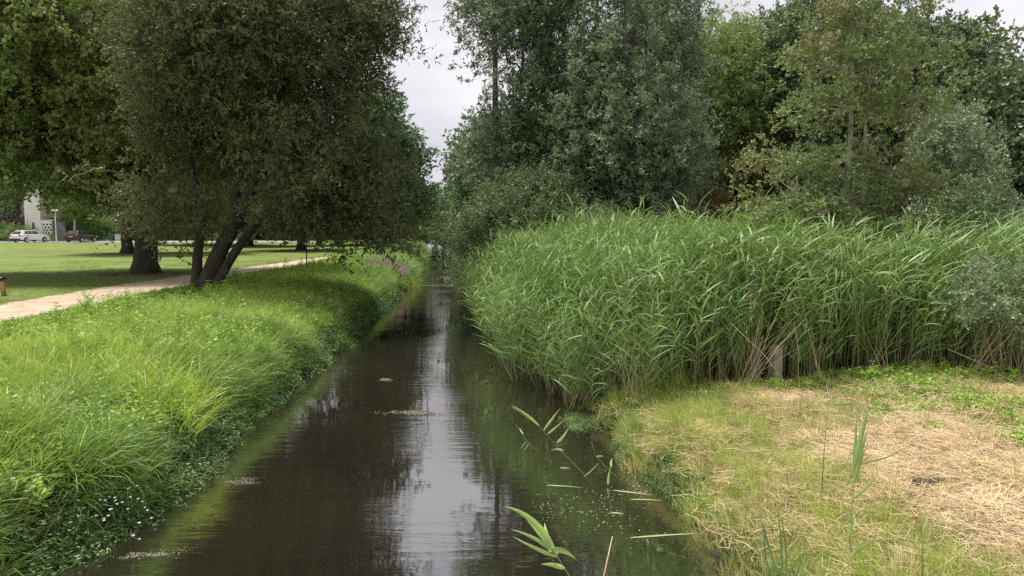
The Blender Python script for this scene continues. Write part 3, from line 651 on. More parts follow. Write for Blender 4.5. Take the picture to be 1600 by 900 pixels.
def strawbunch(nn, L, r, flat=.06):
    mb = MB()
    for i in range(nn):
        x0, y0 = random.gauss(0, r), random.gauss(0, r); a = random.gauss(0, .9); l = L * random.uniform(.3, 1.1); z = random.uniform(.002, flat); b = random.gauss(0, .25)
        pts = [(x0 + cos(a + b * t) * l * (t - .5), y0 + sin(a + b * t) * l * (t - .5), z + random.gauss(0, flat * .25)) for t in (0, .5, 1)]
        ribbon(mb, pts, [.0035, .0045, .002], (random.gauss(0, .6), random.gauss(0, .6), 1))
    return mb
SRC = {
    'grass': [hidden('grass_tuft', tuft(20, .58, .012, .10), M['grass']) for _ in range(4)],
    'sedge': [hidden('sedge_tuft', tuft(26, .85, .012, .08, (1.0, 1.5), (1.0, 2.4)), M['grass2']) for _ in range(4)],
    'fine': [hidden('fine_tuft', tuft(30, .5, .006, .08, (1.1, 1.5), (.5, 1.8)), M['grass']) for _ in range(3)],
    'broad': [hidden('broad_tuft', tuft(12, .85, .020, .08, (1.0, 1.45), (.5, 1.7)), M['grass']) for _ in range(3)],
    'herb': [hidden('herb_plant', herb(.38, .10, .052, 6, 4), M['herb']) for _ in range(4)],
    'herbd': [hidden('dark_herb_plant', herb(.30, .07, .03, 6, 5, .18), M['herb_d']) for _ in range(3)],
    'weed': [hidden('tall_weed', herb(.7, .11, .034, 9, 3, .16), M['herb']) for _ in range(3)],
    'stalk': [hidden('dry_stalk', tuft(4, .8, .004, .1, (1.0, 1.5), (.1, .5)), M['straw']) for _ in range(3)],
    'litter': [hidden('leaf_litter', strawbunch(40, .12, .16, .03), M['deadleaf']) for _ in range(2)],
    'straw': [hidden('straw_bunch', strawbunch(52, .36, .13), M['straw']) for _ in range(5)],
    'stub': [hidden('stubble_tuft', tuft(24, .17, .005, .10, (1.1, 1.55), (.1, .9)), M['stubble']) for _ in range(3)],
    'short': [hidden('short_tuft', tuft(24, .12, .006, .09, (.7, 1.5), (.3, 1.3)), M['shortgrass']) for _ in range(3)],
    'clover': [hidden('clover_plant', herb(.09, .06, .045, 3, 6, .16), M['herb']) for _ in range(3)],
}
def inview(x, y, m=1.2): return (np.abs(x) < .72 * y + m) & (y > 3.5)
def lay(name, key, x, y, s, label, cat, tilt=.12, dz=0, zs=None, rz=None):
    z = gz(x, y) + dz; rot = upright(len(x), tilt)
    if rz is not None: rot[:, 2] = rz
    sc3 = np.repeat(np.asarray(s)[:, None], 3, 1)
    if zs is not None: sc3[:, 2] *= zs
    o = scatter(name, key, SRC[key], np.stack([x, y, z], 1), rot, sc3)
    return tag(o, label, cat)
# left bank
def left_points(n, y0, y1, t0, t1, bias=1.0):
    u = R.uniform(0, 1, n) ** bias; y = y0 + (y1 - y0) * u; t = R.uniform(t0, t1, n); x = xl(y) - t; k = inview(x, y)
    return x[k], y[k], t[k]
def on_path(x, y, m=1.45): return np.abs(x - np.interp(y, PY, PX)) < m
x, y, t = left_points(13000, 4.5, 50, .22, 7.0, 1.4)
nn = fnoise(x, y, .45, 31); k = (R.uniform(0, 1, len(x)) < np.clip((nn - .30) * 5, .12, 1)) & ~on_path(x, y)
x, y, t = x[k], y[k], t[k]; s = R.uniform(.55, 1.1, len(x)) * (.62 + .75 * fnoise(x, y, .8, 91)) * np.interp(t, [0, 1.5, 3, 5, 6, 7], [.55, .72, .72, .45, .25, .15]) * np.interp(y, [5, 30, 50], [1, 1.05, 1.1])
lay('tall_grass', 'grass', x, y, s, 'bright green tall grass covering the left bank', 'grass', .16)
x, y, t = left_points(12000, 4.5, 48, 0, 1.8, 1.4)
nn = fnoise(x, y, .9, 33); k = nn > .47; x, y, t = x[k], y[k], t[k]
lay('sedge', 'sedge', x, y, R.uniform(.55, 1.15, len(x)) * np.interp(t, [0, .4, 1.8], [.6, .95, .8]), 'darker arching sedge along the edge of the left bank', 'grass', .2)
x, y, t = left_points(7000, 9, 34, .3, 3.6, 1.2)
nn = fnoise(x, y, .4, 35); k = nn > .5; x, y, t = x[k], y[k], t[k]
lay('fine_grass', 'fine', x, y, R.uniform(.9, 1.3, len(x)), 'soft fine grass in the middle of the left bank', 'grass', .2)
x, y, t = left_points(1500, 4.5, 12, .2, 3.4, 1.0)
nn = fnoise(x, y, .7, 37); k = nn > .45; x, y, t = x[k], y[k], t[k]
lay('broad_grass', 'broad', x, y, R.uniform(.7, 1.05, len(x)), 'coarse broad-bladed grass in the near left corner', 'grass', .2)
x, y, t = left_points(30000, 4.5, 44, .3, 6.6, 1.5)
nn = fnoise(x, y, .45, 31); k = (R.uniform(0, 1, len(x)) < np.clip((.72 - nn) * 4, .16, 1)) & ~on_path(x, y); x, y, t = x[k], y[k], t[k]
lay('herb_cover', 'herb', x, y, R.uniform(.75, 1.4, len(x)) * np.interp(t, [0, 4, 5.6, 6.6], [1, .9, .5, .25]), 'leafy green herbs growing through the grass of the left bank', 'plants')
x, y, t = left_points(7500, 4.5, 34, -.25, .40, 1.3)
nn = fnoise(x, y, .9, 39); k = nn > .38; x, y, t = x[k], y[k], t[k]
lay('waterside_herbs', 'herbd', x, y, R.uniform(.45, 1.1, len(x)) * (.6 + .8 * fnoise(x, y, 1.1, 44)), 'dark small-leaved herbs hanging over the water on the left', 'plants', .3)
x, y, t = left_points(1500, 5, 34, .3, 4.6, 1.3); k = (fnoise(x, y, .6, 93) > .54) & ~on_path(x, y); x, y = x[k], y[k]
lay('tall_weeds', 'weed', x, y, R.uniform(.6, 1.15, len(x)), 'taller leafy weeds standing out of the left bank', 'plants', .12)
x, y, t = left_points(620, 5, 30, -.1, 4.0, 1.3)
lay('dry_stalks', 'stalk', x, y, R.uniform(.6, 1.1, len(x)), 'scattered dry stalks in the left bank grass', 'plants', .25)
# lawn margin and verge of the path
x = R.uniform(-26, -9, 14000); y = 14 + 30 * R.uniform(0, 1, 14000) ** 1.4; k = inview(x, y) & ~on_path(x, y, 1.05) & ((np.abs(x - np.interp(y, PY, PX)) < 2.4) | (fnoise(x, y, .7, 57) > .5)); x, y = x[k], y[k]
lay('lawn_edge_grass', 'short', x, y, R.uniform(.4, .8, len(x)), 'short lawn grass along both edges of the path', 'grass')
lx, ly = [], []
for cx, cy, r_, n_ in ((-9.6, 23.4, 1.1, 160), (-15.9, 32, 1.5, 220), (-28.6, 55, 2.2, 120), (-11.5, 52, 1.2, 60)):
    a = R.uniform(0, 2 * pi, n_); q = r_ * R.uniform(0, 1, n_) ** .7; lx.append(cx + np.cos(a) * q * 1.4); ly.append(cy + np.sin(a) * q)
x = np.concatenate(lx + [R.uniform(-22, -10.5, 260)]); y = np.concatenate(ly + [R.uniform(17, 44, 260)]); s = np.r_[R.uniform(.8, 1.6, 560), R.uniform(.3, .7, 260)]
lay('leaf_litter', 'litter', x, y, s, 'brown leaf litter round the feet of the trees and along the path', 'leaf litter', .03, .02)
# far left bank taller growth
x, y, t = left_points(4600, 39, 84, 0, 2.6, 1.0)
x = x + R.normal(0, .35, len(x)); x = np.minimum(x, xl(y) + .1)
lay('far_bank_growth', 'sedge', x, y, R.uniform(.9, 1.5, len(x)), 'tall blue-green waterside growth on the far left bank', 'plants', .15)
x, y, t = left_points(2600, 40, 80, 1, 4.0, 1.0); k = ~on_path(x, y); x, y = x[k], y[k]
lay('far_bank_herbs', 'herb', x, y, R.uniform(1.2, 2.2, len(x)), 'yellow-green herbs on the far left bank', 'plants', .1)
# right bank of the stream beyond the reeds
y = R.uniform(24, 80, 3000); x = xr(y) + R.uniform(-.1, 2.2, 3000)
lay('far_right_growth', 'herbd', x, y, R.uniform(1.2, 2.6, len(x)), 'dark plants along the foot of the right bank far off', 'plants', .2)
# right meadow
def mead(n):
    y = 3.6 + 8.0 * R.uniform(0, 1, n) ** 1.0; x = R.uniform(1.2, 10.5, n); e = x - xr(y); k = (e > .02) & inview(x, y, .8) & (y < reed_front(x) + .2)
    return x[k], y[k], e[k]
x, y, e = mead(15000); hm = haymask(x, y); k = R.uniform(0, 1, len(x)) < (hm * .9 + .12) * np.clip((e - .2) / .5, 0, 1); x, y = x[k], y[k]
lay('cut_straw', 'straw', x, y, R.uniform(.6, 1.2, len(x)), 'flattened dry straw covering the mown meadow', 'straw', .08, .004)
x, y, e = mead(9000); hm = haymask(x, y); k = R.uniform(0, 1, len(x)) < np.clip(1.1 - hm, .08, 1) * np.interp(e, [0, 1.6, 3], [1, .8, .25]); x, y = x[k], y[k]
lay('stubble', 'stub', x, y, R.uniform(.7, 1.5, len(x)), 'yellow-green stubble between straw and water', 'grass', .2)
x, y, e = mead(11000); hm = haymask(x, y); k = R.uniform(0, 1, len(x)) < np.clip(.95 - hm, .05, 1); x, y = x[k], y[k]
lay('short_meadow_grass', 'short', x, y, R.uniform(.5, 1.2, len(x)), 'short green regrowth in patches on the meadow', 'grass')
x, y, e = mead(5000); g = np.clip((x - 4.3) / 1.2, 0, 1) * (fnoise(x, y, .9, 51) > .45); k = (R.uniform(0, 1, len(x)) < g) ; x, y = x[k], y[k]
lay('clover_patch', 'clover', x, y, R.uniform(.6, 1.3, len(x)), 'low broad leaves of clover at the right of the meadow', 'plants')
y = R.uniform(4, 12.6, 900); x = xr(y) + R.uniform(-.12, .3, 900); k = fnoise(x, y, 1.2, 77) > .45; x, y = x[k], y[k]
lay('bank_edge_herbs', 'herbd', x, y, R.uniform(.3, .6, len(x)), 'small dark herbs on the wet edge of the meadow', 'plants', .3)
x = R.uniform(1.6, 11, 500); y = reed_front(x) + R.uniform(-.35, .25, 500)
lay('reed_foot_herbs', 'herb', x, y, R.uniform(.3, .7, 500), 'bright low herbs at the foot of the reeds', 'plants', .2)
y = R.uniform(4.2, 12, 700); x = xr(y) + R.uniform(.05, 1.4, 700)
lay('bank_grass', 'fine', x, y, R.uniform(.35, .8, 700), 'pale tufts on the edge of the right bank', 'grass', .3)

# ------------------------------------------------------------------ background beyond the road and right woods
def simple_tree(name, label, px, d, h, r, kind, seed, group=None, cat='tree', nc=110, k=9, ts=2.0, rc=1.4, bark='bark', bole=1.5, low=True, r0=.25, z0=1.0):
    bl = [((0, 0, h * .6), (r, r * .8, h * .4), 3)]
    if low: bl.append(((0, 0, h * .28), (r * .95, r * .8, h * .22), 1.3))
    return make_tree(name, label, (X(px, d), d, z0), [([(0, 0, 0), (.1, 0, h * .45), (.2, 0, h * .9)], r0, r0 * .25)], bl, kind, nc, k, bark=bark, rc=rc, tscale=ts, seed=seed, group=group, cat=cat, bole=bole, flare=1.2)
for i, (px, d, h, r, kd, lab) in enumerate([(-25, 118, 17, 8, 'ash', 'tall light green tree behind the pale house at the left edge'), (55, 122, 16, 7, 'lime', 'tree rising behind the white tower block'), (128, 119, 15, 7, 'ash', 'light green tree behind the birch'),
        (190, 124, 16, 8, 'lime', 'tree behind the grey boxes beyond the road'), (255, 112, 15, 7, 'dark', 'dark tree beyond the road behind the thick trunk'), (345, 118, 15, 8, 'dark', 'dark tree beyond the lawn behind the willow stems'),
        (430, 112, 14, 8, 'lime', 'tree beyond the lawn above the curve of the path'), (505, 124, 15, 8, 'dark', 'dark tree far off right of the path curve'), (560, 130, 14, 7, 'lime', 'farthest tree left of the slim trunk')]):
    simple_tree('background_tree', lab, px, d, h, r, kd, 200 + i, 'trees beyond the lawn and road', ts=2.3, rc=1.7, bole=1.2)
for i, (px, d, h, r, kd, lab) in enumerate([(1050, 58, 9, 4.5, 'dark', 'shaded tree deep in the wood behind the silvery poplars'), (1150, 60, 9, 4.5, 'dark', 'shaded tree deep in the wood behind the bright green trees'), (1250, 56, 10, 4.5, 'lime', 'shaded tree deep in the wood left of the young alder'),
        (1480, 58, 9, 5, 'dark', 'shaded tree deep in the wood behind the grey-green shrub'), (1590, 52, 9, 5, 'lime', 'shaded tree deep in the wood at the right edge'), (860, 56, 9, 4.5, 'dark', 'shaded tree behind the poplar stems'), (960, 60, 9, 4.5, 'dark', 'shaded tree between the poplar stems')]):
    simple_tree('wood_tree', lab, px, d, h, r, kd, 220 + i, 'shaded trees inside the right wood', nc=120, ts=1.9, rc=1.4, bole=.8, z0=.85)
for i, (px, d, h, r, kd, lab, nm) in enumerate([(20, 99, 3.4, 2.6, 'purple', 'purple-leaved shrub left of the white tower block', 'purple_shrub'), (-22, 98, 3.6, 2.4, 'purple', 'purple-leaved shrub cut by the left edge', 'purple_shrub'), (28, 95.5, 2.2, 1.7, 'shrub', 'green shrub behind the white car', 'garden_shrub'),
        (76, 94.3, 1.5, 1.2, 'shrub', 'small clipped shrub in front of the pierced wall', 'garden_shrub'), (140, 99, 3.8, 2.4, 'shrub', 'bright yellow-green shrub right of the birch', 'garden_shrub'), (112, 101, 2.8, 2.2, 'poplar2', 'grey-green shrub behind the birch stem', 'garden_shrub'),
        (165, 102, 3.2, 2.4, 'shrub', 'green shrub behind the rail fence', 'garden_shrub'), (190, 103, 3.6, 2.4, 'ash', 'light shrub behind the two grey boxes', 'garden_shrub'), (212, 100, 3.4, 2.4, 'lime', 'dark shrub left of the thick trunk beyond the road', 'garden_shrub'), (4, 96.5, 1.7, 1.6, 'lime', 'low clipped green hedge bush at the left edge', 'garden_shrub')]):
    simple_tree(nm, lab, px, d, h, r, kd, 240 + i, cat='shrub', nc=50, k=9, ts=1.1, rc=.7, bole=.1, r0=.07)
simple_tree('background_tree', 'light green tree right in front of the pale house at the left edge', -8, 103, 10, 3.6, 'ash', 258, nc=80, ts=1.8, rc=1.1, bole=2.6, low=False)
simple_tree('background_tree', 'slim tree between the pale house and the white tower block', 30, 102.5, 9, 2.6, 'lime', 259, nc=60, ts=1.7, rc=1.0, bole=2.8, low=False)
simple_tree('birch_tree', 'white-stemmed birch behind the dark car', 118, 97, 8.5, 3.2, 'shrub', 260, nc=60, k=8, ts=1.6, rc=1.0, bark='bark_birch', bole=3.0, low=False, r0=.17)
# rows of small shrubs that close the horizon under the left crowns
for i, (px, d) in enumerate([(262, 104), (300, 108), (352, 104), (402, 110), (450, 106), (500, 112), (548, 108), (590, 114)]):
    simple_tree('hedge_bush', ['dark bush beyond the lawn left of the leaning willow', 'dark bush beyond the lawn between the near trunks', 'bush beyond the lawn right of the leaning stems', 'bush beyond the lawn above the footpath', 'bush beyond the lawn left of the sapling stake', 'bush beyond the lawn right of the sapling stake', 'bush beyond the path bend', 'bush behind the slim trunk of the layered tree'][i], px, d, 3.6, 3.4, 'dark', 270 + i, 'bushes beyond the lawn', 'bush', 45, 9, 1.9, 1.2, bole=.1, r0=.08)

# ------------------------------------------------------------------ buildings
WH = mat('white_render', (.78, .76, .72), .85, c2=(.68, .66, .61), nscale=1.2); PALE = mat('pale_brick', (.58, .53, .46), .9, c2=(.48, .43, .37), nscale=4)
GREYP = mat('grey_panel', (.23, .23, .25), .7, c2=(.19, .19, .21), nscale=2); GLASS = mat('dark_glass', (.03, .035, .04), .08, spec=.8); ROOFM = mat('roof_edge', (.42, .41, .40), .8)
b = empty('white_house', (X(66, 97), 97, 1.0), 0, 'white rendered house with a tall block and a pierced block wall beside it', 'house')
def part(name, mb, m, par, smooth=False, lab=None): return mb.build(name, m, par, smooth, lab)
q = MB(); q.box((-1.0, 2.0, 3.1), (2.05, 4, 6.2)); part('tower_wall', q, WH, b)
q = MB(); q.box((-1.0, 2.0, 6.28), (2.25, 4.2, .16)); part('roof', q, ROOFM, b)
q = MB(); q.box((-.95, -.02, 2.1), (.24, .08, .75)); wn = part('window', q, GLASS, b); q = MB(); q.box((-.95, -.012, 1.68), (.34, .1, .06)); part('sill', q, ROOFM, wn)
q = MB(); q.box((.9, 3.2, 4.6), (1.6, 2.5, 3.0)); part('upper_wall', q, PALE, b)
q = MB(); q.box((.75, 1.93, 5.0), (.8, .06, .9)); part('window', q, GLASS, b)
q = MB()
# pierced wall: staggered openings between bars
def pierced(q, x0, x1, z0, z1, nx, nz, y):
    cw, ch = (x1 - x0) / nx, (z1 - z0) / nz
    for r_ in range(nz + 1): q.box(((x0 + x1) / 2, y, z0 + r_ * ch), (x1 - x0, .15, ch * .42))
    for r_ in range(nz):
        for c_ in range(nx + 1):
            xx = x0 + (c_ + (.5 if r_ % 2 else 0)) * cw
            if xx <= x1 + .01: q.box((xx, y, z0 + (r_ + .5) * ch), (cw * .42, .144, ch * .62))
pierced(q, .22, 1.55, .55, 2.35, 3, 5, 0); q.box((.9, 0, 2.55), (1.7, .3, .35)); q.box((.9, .0, .2), (1.7, .15, .55)); q.box((.12, 0, 1.4), (.2, .16, 1.9))
sw = part('pierced_wall', q, WH, b); sw['kind'] = 'stuff'
q = MB(); q.box((.9, .9, 1.4), (1.5, .1, 2.6)); part('recess_shade_sheet', q, GLASS, b)  # dark sheet behind the openings, standing in for the shade inside
q = MB(); q.box((.95, 1.0, 2.8), (1.9, 2.2, .14)); part('flat_roof', q, ROOFM, b)
q = MB(); q.box((2.45, .3, 1.32), (1.35, .25, 2.64)); q.box((1.66, -.02, 1.35), (.22, .3, 2.7)); part('grey_wall', q, GREYP, b)
b = empty('pale_house', (X(10, 108), 108, 1.0), 0, 'pale two-storey house showing between leaves at the far left', 'house')
q = MB(); q.box((-2, 3, 2.9), (13, 6, 5.8)); part('wall', q, PALE, b)
q = MB(); q.add([(-9, -.5, 6), (5, -.5, 6), (5, 3, 8.2), (-9, 3, 8.2), (5, 6.5, 6), (-9, 6.5, 6)], [(0, 1, 2, 3), (3, 2, 4, 5), (0, 3, 5), (1, 4, 2), (0, 5, 4, 1)]); part('roof', q, mat('roof_tile', (.22, .20, .19), .9), b)
for k in range(4):
    for zz in (1.5, 4.3):
        q = MB(); q.box((-7 + k * 3.0, -.02, zz), (1.5, .1, 1.4)); f_ = part('window', q, WH, b); q = MB(); q.box((-7 + k * 3.0, -.05, zz), (1.3, .1, 1.2)); part('pane', q, GLASS, f_)
# brick-front house seen in slivers behind the birch
b = empty('far_house', (X(150, 126), 126, 1.0), 0, 'far pale house mostly hidden by the shrubs beyond the road', 'house')
q = MB(); q.box((0, 3, 2.6), (9, 6, 5.2)); part('wall', q, PALE, b); q = MB(); q.box((0, 3, 5.3), (9.6, 6.6, .25)); part('roof', q, ROOFM, b)
q = MB(); q.box((-2, -.02, 3.6), (1.4, .1, 1.3)); part('window', q, GLASS, b); q = MB(); q.box((2, -.02, 3.6), (1.4, .1, 1.3)); part('window', q, GLASS, b)

# ------------------------------------------------------------------ cars
def car(label, loc, rz, paint, s=1.0):
    c = empty('parked_car', loc, rz, label, 'car', 'cars parked beyond the lawn')
    P = [(-2.05, .32), (-2.12, .50), (-2.10, .82), (-2.0, .98), (-.6, 1.0), (.95, .96), (1.75, .80), (2.02, .66), (2.08, .45), (2.0, .26)]
    W_ = [.80, .86, .88, .84, .88, .86, .80, .74, .76, .76]
    q = MB(); v = [(x, -w_, z) for (x, z), w_ in zip(P, W_)] + [(x, w_, z) for (x, z), w_ in zip(P, W_)]
    n = len(P); q.add(v, [tuple(range(n)), tuple(range(2 * n - 1, n - 1, -1))] + [(i, i + n, (i + 1) % n + n, (i + 1) % n) for i in range(n)])
    o = q.build('body', paint, c); bv = o.modifiers.new('bevel', 'BEVEL'); bv.width = .05; bv.segments = 2
    q = MB(); B = [(-2.0, .97, .80), (-1.62, 1.38, .62), (-1.2, 1.45, .60), (.0, 1.46, .62), (.28, 1.40, .64), (1.05, .95, .80)]
    v = [(x, -w_, z) for x, z, w_ in B] + [(x, w_, z) for x, z, w_ in B]; n = 6
    q.add(v, [tuple(range(n)), tuple(range(2 * n - 1, n - 1, -1))] + [(i, i + n, (i + 1) % n + n, (i + 1) % n) for i in range(n)])
    o = q.build('cabin', paint, c); bv = o.modifiers.new('bevel', 'BEVEL'); bv.width = .03; bv.segments = 2
    for sd_ in (-1, 1):
        q = MB(); q.add([(-1.55, sd_ * .795, 1.02), (-1.30, sd_ * .665, 1.36), (-.45, sd_ * .655, 1.39), (-.45, sd_ * .80, 1.0)], [(0, 1, 2, 3)]); q.build('window', GLASS, c)
        q = MB(); q.add([(-.38, sd_ * .80, 1.0), (-.38, sd_ * .655, 1.39), (.16, sd_ * .665, 1.37), (.72, sd_ * .775, 1.02)], [(0, 1, 2, 3)]); q.build('window', GLASS, c)
        q = MB(); q.box((.62, sd_ * .93, 1.02), (.14, .2, .13)); q.build('mirror', paint, c)
        q = MB(); q.box((-2.06, sd_ * .66, .84), (.12, .36, .15)); q.build('tail_light', mat('tail_red', (.5, .02, .03), .25), c)
        q = MB(); q.box((1.93, sd_ * .62, .66), (.2, .3, .12)); q.build('headlight', mat('lamp_clear', (.8, .8, .8), .1), c)
    q = MB(); q.add([(-1.99, -.66, 1.02), (-1.99, .66, 1.02), (-1.68, .56, 1.36), (-1.68, -.56, 1.36)], [(3, 2, 1, 0)]); q.build('rear_window', GLASS, c)
    q = MB(); q.add([(.98, -.70, 1.02), (.98, .70, 1.02), (.37, .57, 1.40), (.37, -.57, 1.40)], [(0, 1, 2, 3)]); q.build('windscreen', GLASS, c)
    q = MB(); q.box((-2.1, 0, .38), (.14, 1.5, .18)); q.build('bumper', mat('bumper_black', (.02, .02, .02), .6), c)
    q = MB(); q.box((-2.125, 0, .70), (.03, .52, .11)); q.build('number_plate', mat('plate_yellow', (.75, .50, .12), .5), c)
    RUB = mat('tyre_rubber', (.015, .015, .016), .8); RIM = mat('wheel_rim', (.5, .5, .52), .35, metal=.8)
    for wx in (-1.32, 1.28):
        for sd_ in (-1, 1):
            q = MB(); q.lathe((0, 0, 0), [(.2, -.1), (.3, -.1), (.32, -.05), (.32, .05), (.3, .1), (.2, .1)], 18); t_ = q.build('wheel', RUB, c); t_.location = (wx, sd_ * .79, .32); t_.rotation_euler = (pi / 2, 0, 0)
            q = MB(); q.lathe((0, 0, 0), [(.2, -.108), (.2, .108)], 12); q.build('rim', RIM, t_)
    return c
car('white hatchback parked beyond the lawn with its rear to the left', (X(49, 91.5), 91.5, 1.02), radians(76), mat('white_paint', (.78, .77, .76), .3, coat=.6))
car('black hatchback parked beyond the lawn in front of the birch', (X(125, 91.5), 92.0, 1.02), radians(88), mat('black_paint', (.012, .013, .016), .3, coat=.15))

MET = mat('white_metal_paint', (.72, .72, .70), .5); MET2 = mat('grey_metal', (.32, .33, .33), .5)
l = empty('street_lamp', (X(89.5, 90.5), 90.5, 1.0), 0, 'white street lamp with a flat round head beside the pierced wall', 'street lamp')
q = MB(); q.tube([(0, 0, 0), (0, 0, 3.7)], [.075, .05], 8); q.build('pole', MET, l, True); q = MB(); q.lathe((0, 0, 3.7), [(.06, 0), (.1, .08), (.36, .14), (.36, .22), (.22, .30), (.03, .34)], 16); q.build('lamp_head', MET, l, True)
l = empty('thin_post', (X(46, 89), 89, 1.0), 0, 'thin grey post standing in front of the white car', 'post')
q = MB(); q.tube([(0, 0, 0), (0, 0, 4.0)], [.05, .04], 8); q.build('pole', MET2, l, True); q = MB(); q.lathe((0, 0, 4.0), [(.045, 0), (.045, .05), (.01, .08)], 8); q.build('cap', MET2, l)
WOODG = mat('green_wood', (.10, .14, .07), .8)
f = empty('rail_fence', (X(157, 97), 97, 1.0), 0, 'low dark green rail fence left of the green container', 'fence')
for zz in (.35, .62): q = MB(); q.box((0, 0, zz), (2.9, .05, .09)); q.build('rail', WOODG, f)
for k in range(4): q = MB(); q.box((-1.35 + k * .9, .06, .38), (.09, .07, .76)); q.build('post', WOODG, f)
g_ = empty('waste_container', (X(176, 96), 96, 1.0), 0, 'dark green wheeled container beside the rail fence', 'container')
q = MB(); q.box((0, 0, .5), (.62, .7, .85), taper=1.12); q.build('bin_body', mat('green_plastic', (.02, .09, .05), .5), g_); q = MB(); q.box((0, 0, .97), (.74, .82, .08)); q.build('lid', mat('green_lid', (.03, .12, .07), .5), g_)
for sx in (-.25, .25): q = MB(); q.lathe((0, 0, 0), [(.09, -.03), (.09, .03)], 10); ww = q.build('wheel', mat('rubber', (.02, .02, .02), .8), g_); ww.location = (sx, .3, .09); ww.rotation_euler = (0, pi / 2, 0)
g2 = empty('waste_container', (X(20, 94.5), 94.5, 1.0), 0, 'green container behind the rear of the white car', 'container')
q = MB(); q.box((0, 0, .55), (.7, .7, .95), taper=1.1); q.build('bin_body', mat('green_plastic', (.03, .10, .06), .5), g2); q = MB(); q.box((0, 0, 1.07), (.82, .82, .08)); q.build('lid', mat('green_lid', (.03, .12, .07), .5), g2)
BOXM = mat('grey_cabinet', (.45, .44, .42), .6)
for px, lab, w_ in ((186, 'grey utility cabinet right beside the green container', .72), (199, 'pale utility cabinet next to the thick trunk', .62)):
    g3 = empty('utility_cabinet', (X(px, 96), 96, 1.0), 0, lab, 'cabinet'); q = MB(); q.box((0, 0, .45), (w_, .4, .9)); q.build('cabinet_body', BOXM, g3); q = MB(); q.box((0, -.01, .93), (w_ + .06, .48, .06)); q.build('top', BOXM, g3); q = MB(); q.box((0, -.207, .45), (w_ * .85, .02, .75)); q.build('door', BOXM, g3)

# bollard, sapling with its guard
p = at(5, 462, 1.0); g_ = empty('wooden_bollard', p, 0, 'orange-brown wooden bollard with a black cap at the left edge', 'bollard')
q = MB(); q.tube([(.03, 0, -.05), (.0, 0, .25), (-.01, 0, .46)], [.06, .07, .08], 10); q.build('bollard_post', mat('orange_wood', (.52, .28, .11), .7, c2=(.42, .22, .09), nscale=20, stretch=(1, 1, .1)), g_, True)
q = MB(); q.lathe((-.05, 0, .46), [(.13, 0), (.15, .03), (.14, .08), (.08, .11), (.02, .115)], 12); q.build('cap', mat('black_cap', (.012, .012, .012), .35), g_, True)
DKW = mat('dark_stake_wood', (.05, .04, .03), .9)
p = at(479, 426, .98); g_ = empty('staked_sapling', p, 0, 'thin sapling tied to a low dark stake frame on the verge of the path', 'sapling')
q = MB(); q.tube([(0, 0, -.1), (.02, 0, 1), (.0, 0, 2.4)], [.035, .025, .012], 6); q.build('trunk', M['bark'], g_, True)
q = MB(); q.box((-.02, -.06, .26), (.62, .04, .07)); q.build('crossbar', DKW, g_); q = MB(); q.box((-.31, -.03, .12), (.06, .06, .34)); q.build('stake', DKW, g_); q = MB(); q.box((.06, -.02, .10), (.06, .05, .5)); q.build('stake', DKW, g_)
v_ = R.normal(0, 1, (26, 3)) * np.array([.28, .28, .35]) + np.array([0, 0, 2.3]); scatter('crown', TW['lime'][0], TW['lime'][1], v_, eulers(v_ - [0, 0, 1.8], R.uniform(0, 6, 26)), R.uniform(.4, .6, 26), g_)
p = Vector((X(590, 56), 56, 1.0)); g_ = empty('short_post', p, 0, 'short black post left of the slim straight trunk', 'post'); q = MB(); q.box((0, 0, .4), (.16, .16, .8)); q.build('shaft', DKW, g_); q = MB(); q.box((0, 0, .84), (.2, .2, .08)); q.build('cap', DKW, g_)

# ------------------------------------------------------------------ flowers and single plants of the left bank
def spike_plant(loc, label, n, h, r, m, group=None, name='loosestrife', seed=0, green='herb'):
    g_ = empty(name, loc, 0, label, 'flowering plant', group); st = MB(); fl = MB(); rr = random.Random(seed)
    for i in range(n):
        a = rr.uniform(0, 6.28); q_ = r * math.sqrt(rr.random()); bx, by = cos(a) * q_, sin(a) * q_; hh = h * rr.uniform(.75, 1.08)
        st.tube([(bx * .5, by * .5, 0), (bx, by, hh)], [.006, .004], 3, cap=False)
        for k in range(6): add_leaf(st, (bx * (.5 + .08 * k), by * (.5 + .08 * k), hh * (.15 + .08 * k)), (rr.gauss(0, 1), rr.gauss(0, 1), .5), .1, .025)
        for k in range(24):
            z = hh * (.60 + .42 * k / 24); w_ = .045 * (1.1 - k / 28); a2 = rr.uniform(0, 6.28); add_leaf(fl, (bx, by, z), (cos(a2), sin(a2), .5), w_, w_ * .7)
    st.build('stems', M[green], g_)['kind'] = 'stuff'; fl.build('flower_spikes', m, g_)['kind'] = 'stuff'
def lp(px, d, z=None): x = X(px, d); return (x, d, float(gz(x, d)))
for i, (px, d, n, h, r, lab) in enumerate([(577, 34, 9, .95, .22, 'leftmost small clump of purple loosestrife'), (592, 34.5, 12, 1.15, .3, 'second purple loosestrife clump from the left'), (606, 36, 12, 1.1, .3, 'purple loosestrife clump in the middle of the row'),
        (620, 35, 22, 1.25, .38, 'fullest purple loosestrife clump'), (632, 35.5, 20, 1.25, .34, 'rightmost large purple loosestrife clump beside the yellow flowers'), (569, 33, 4, .8, .15, 'thin loosestrife stem at the left end of the purple row')]):
    spike_plant(lp(px, d), lab, n, h, r, M['loosestrife'], 'purple loosestrife on the left bank', seed=i)
spike_plant(lp(527, 20), 'single loosestrife standing alone in the tall grass', 3, .95, .08, M['loosestrife'], seed=20)
for i, (px, d, lab) in enumerate([(640, 36, 'yellow-flowered plant right of the loosestrife'), (648, 37, 'yellow-flowered plant closest to the far water'), (604, 30, 'yellowish plant in front of the loosestrife')]):
    spike_plant(lp(px, d), lab, 16, .8, .35, M['yellow'], name='yellow_flower', seed=30 + i, group='yellow flowers on the left bank')
pw = []
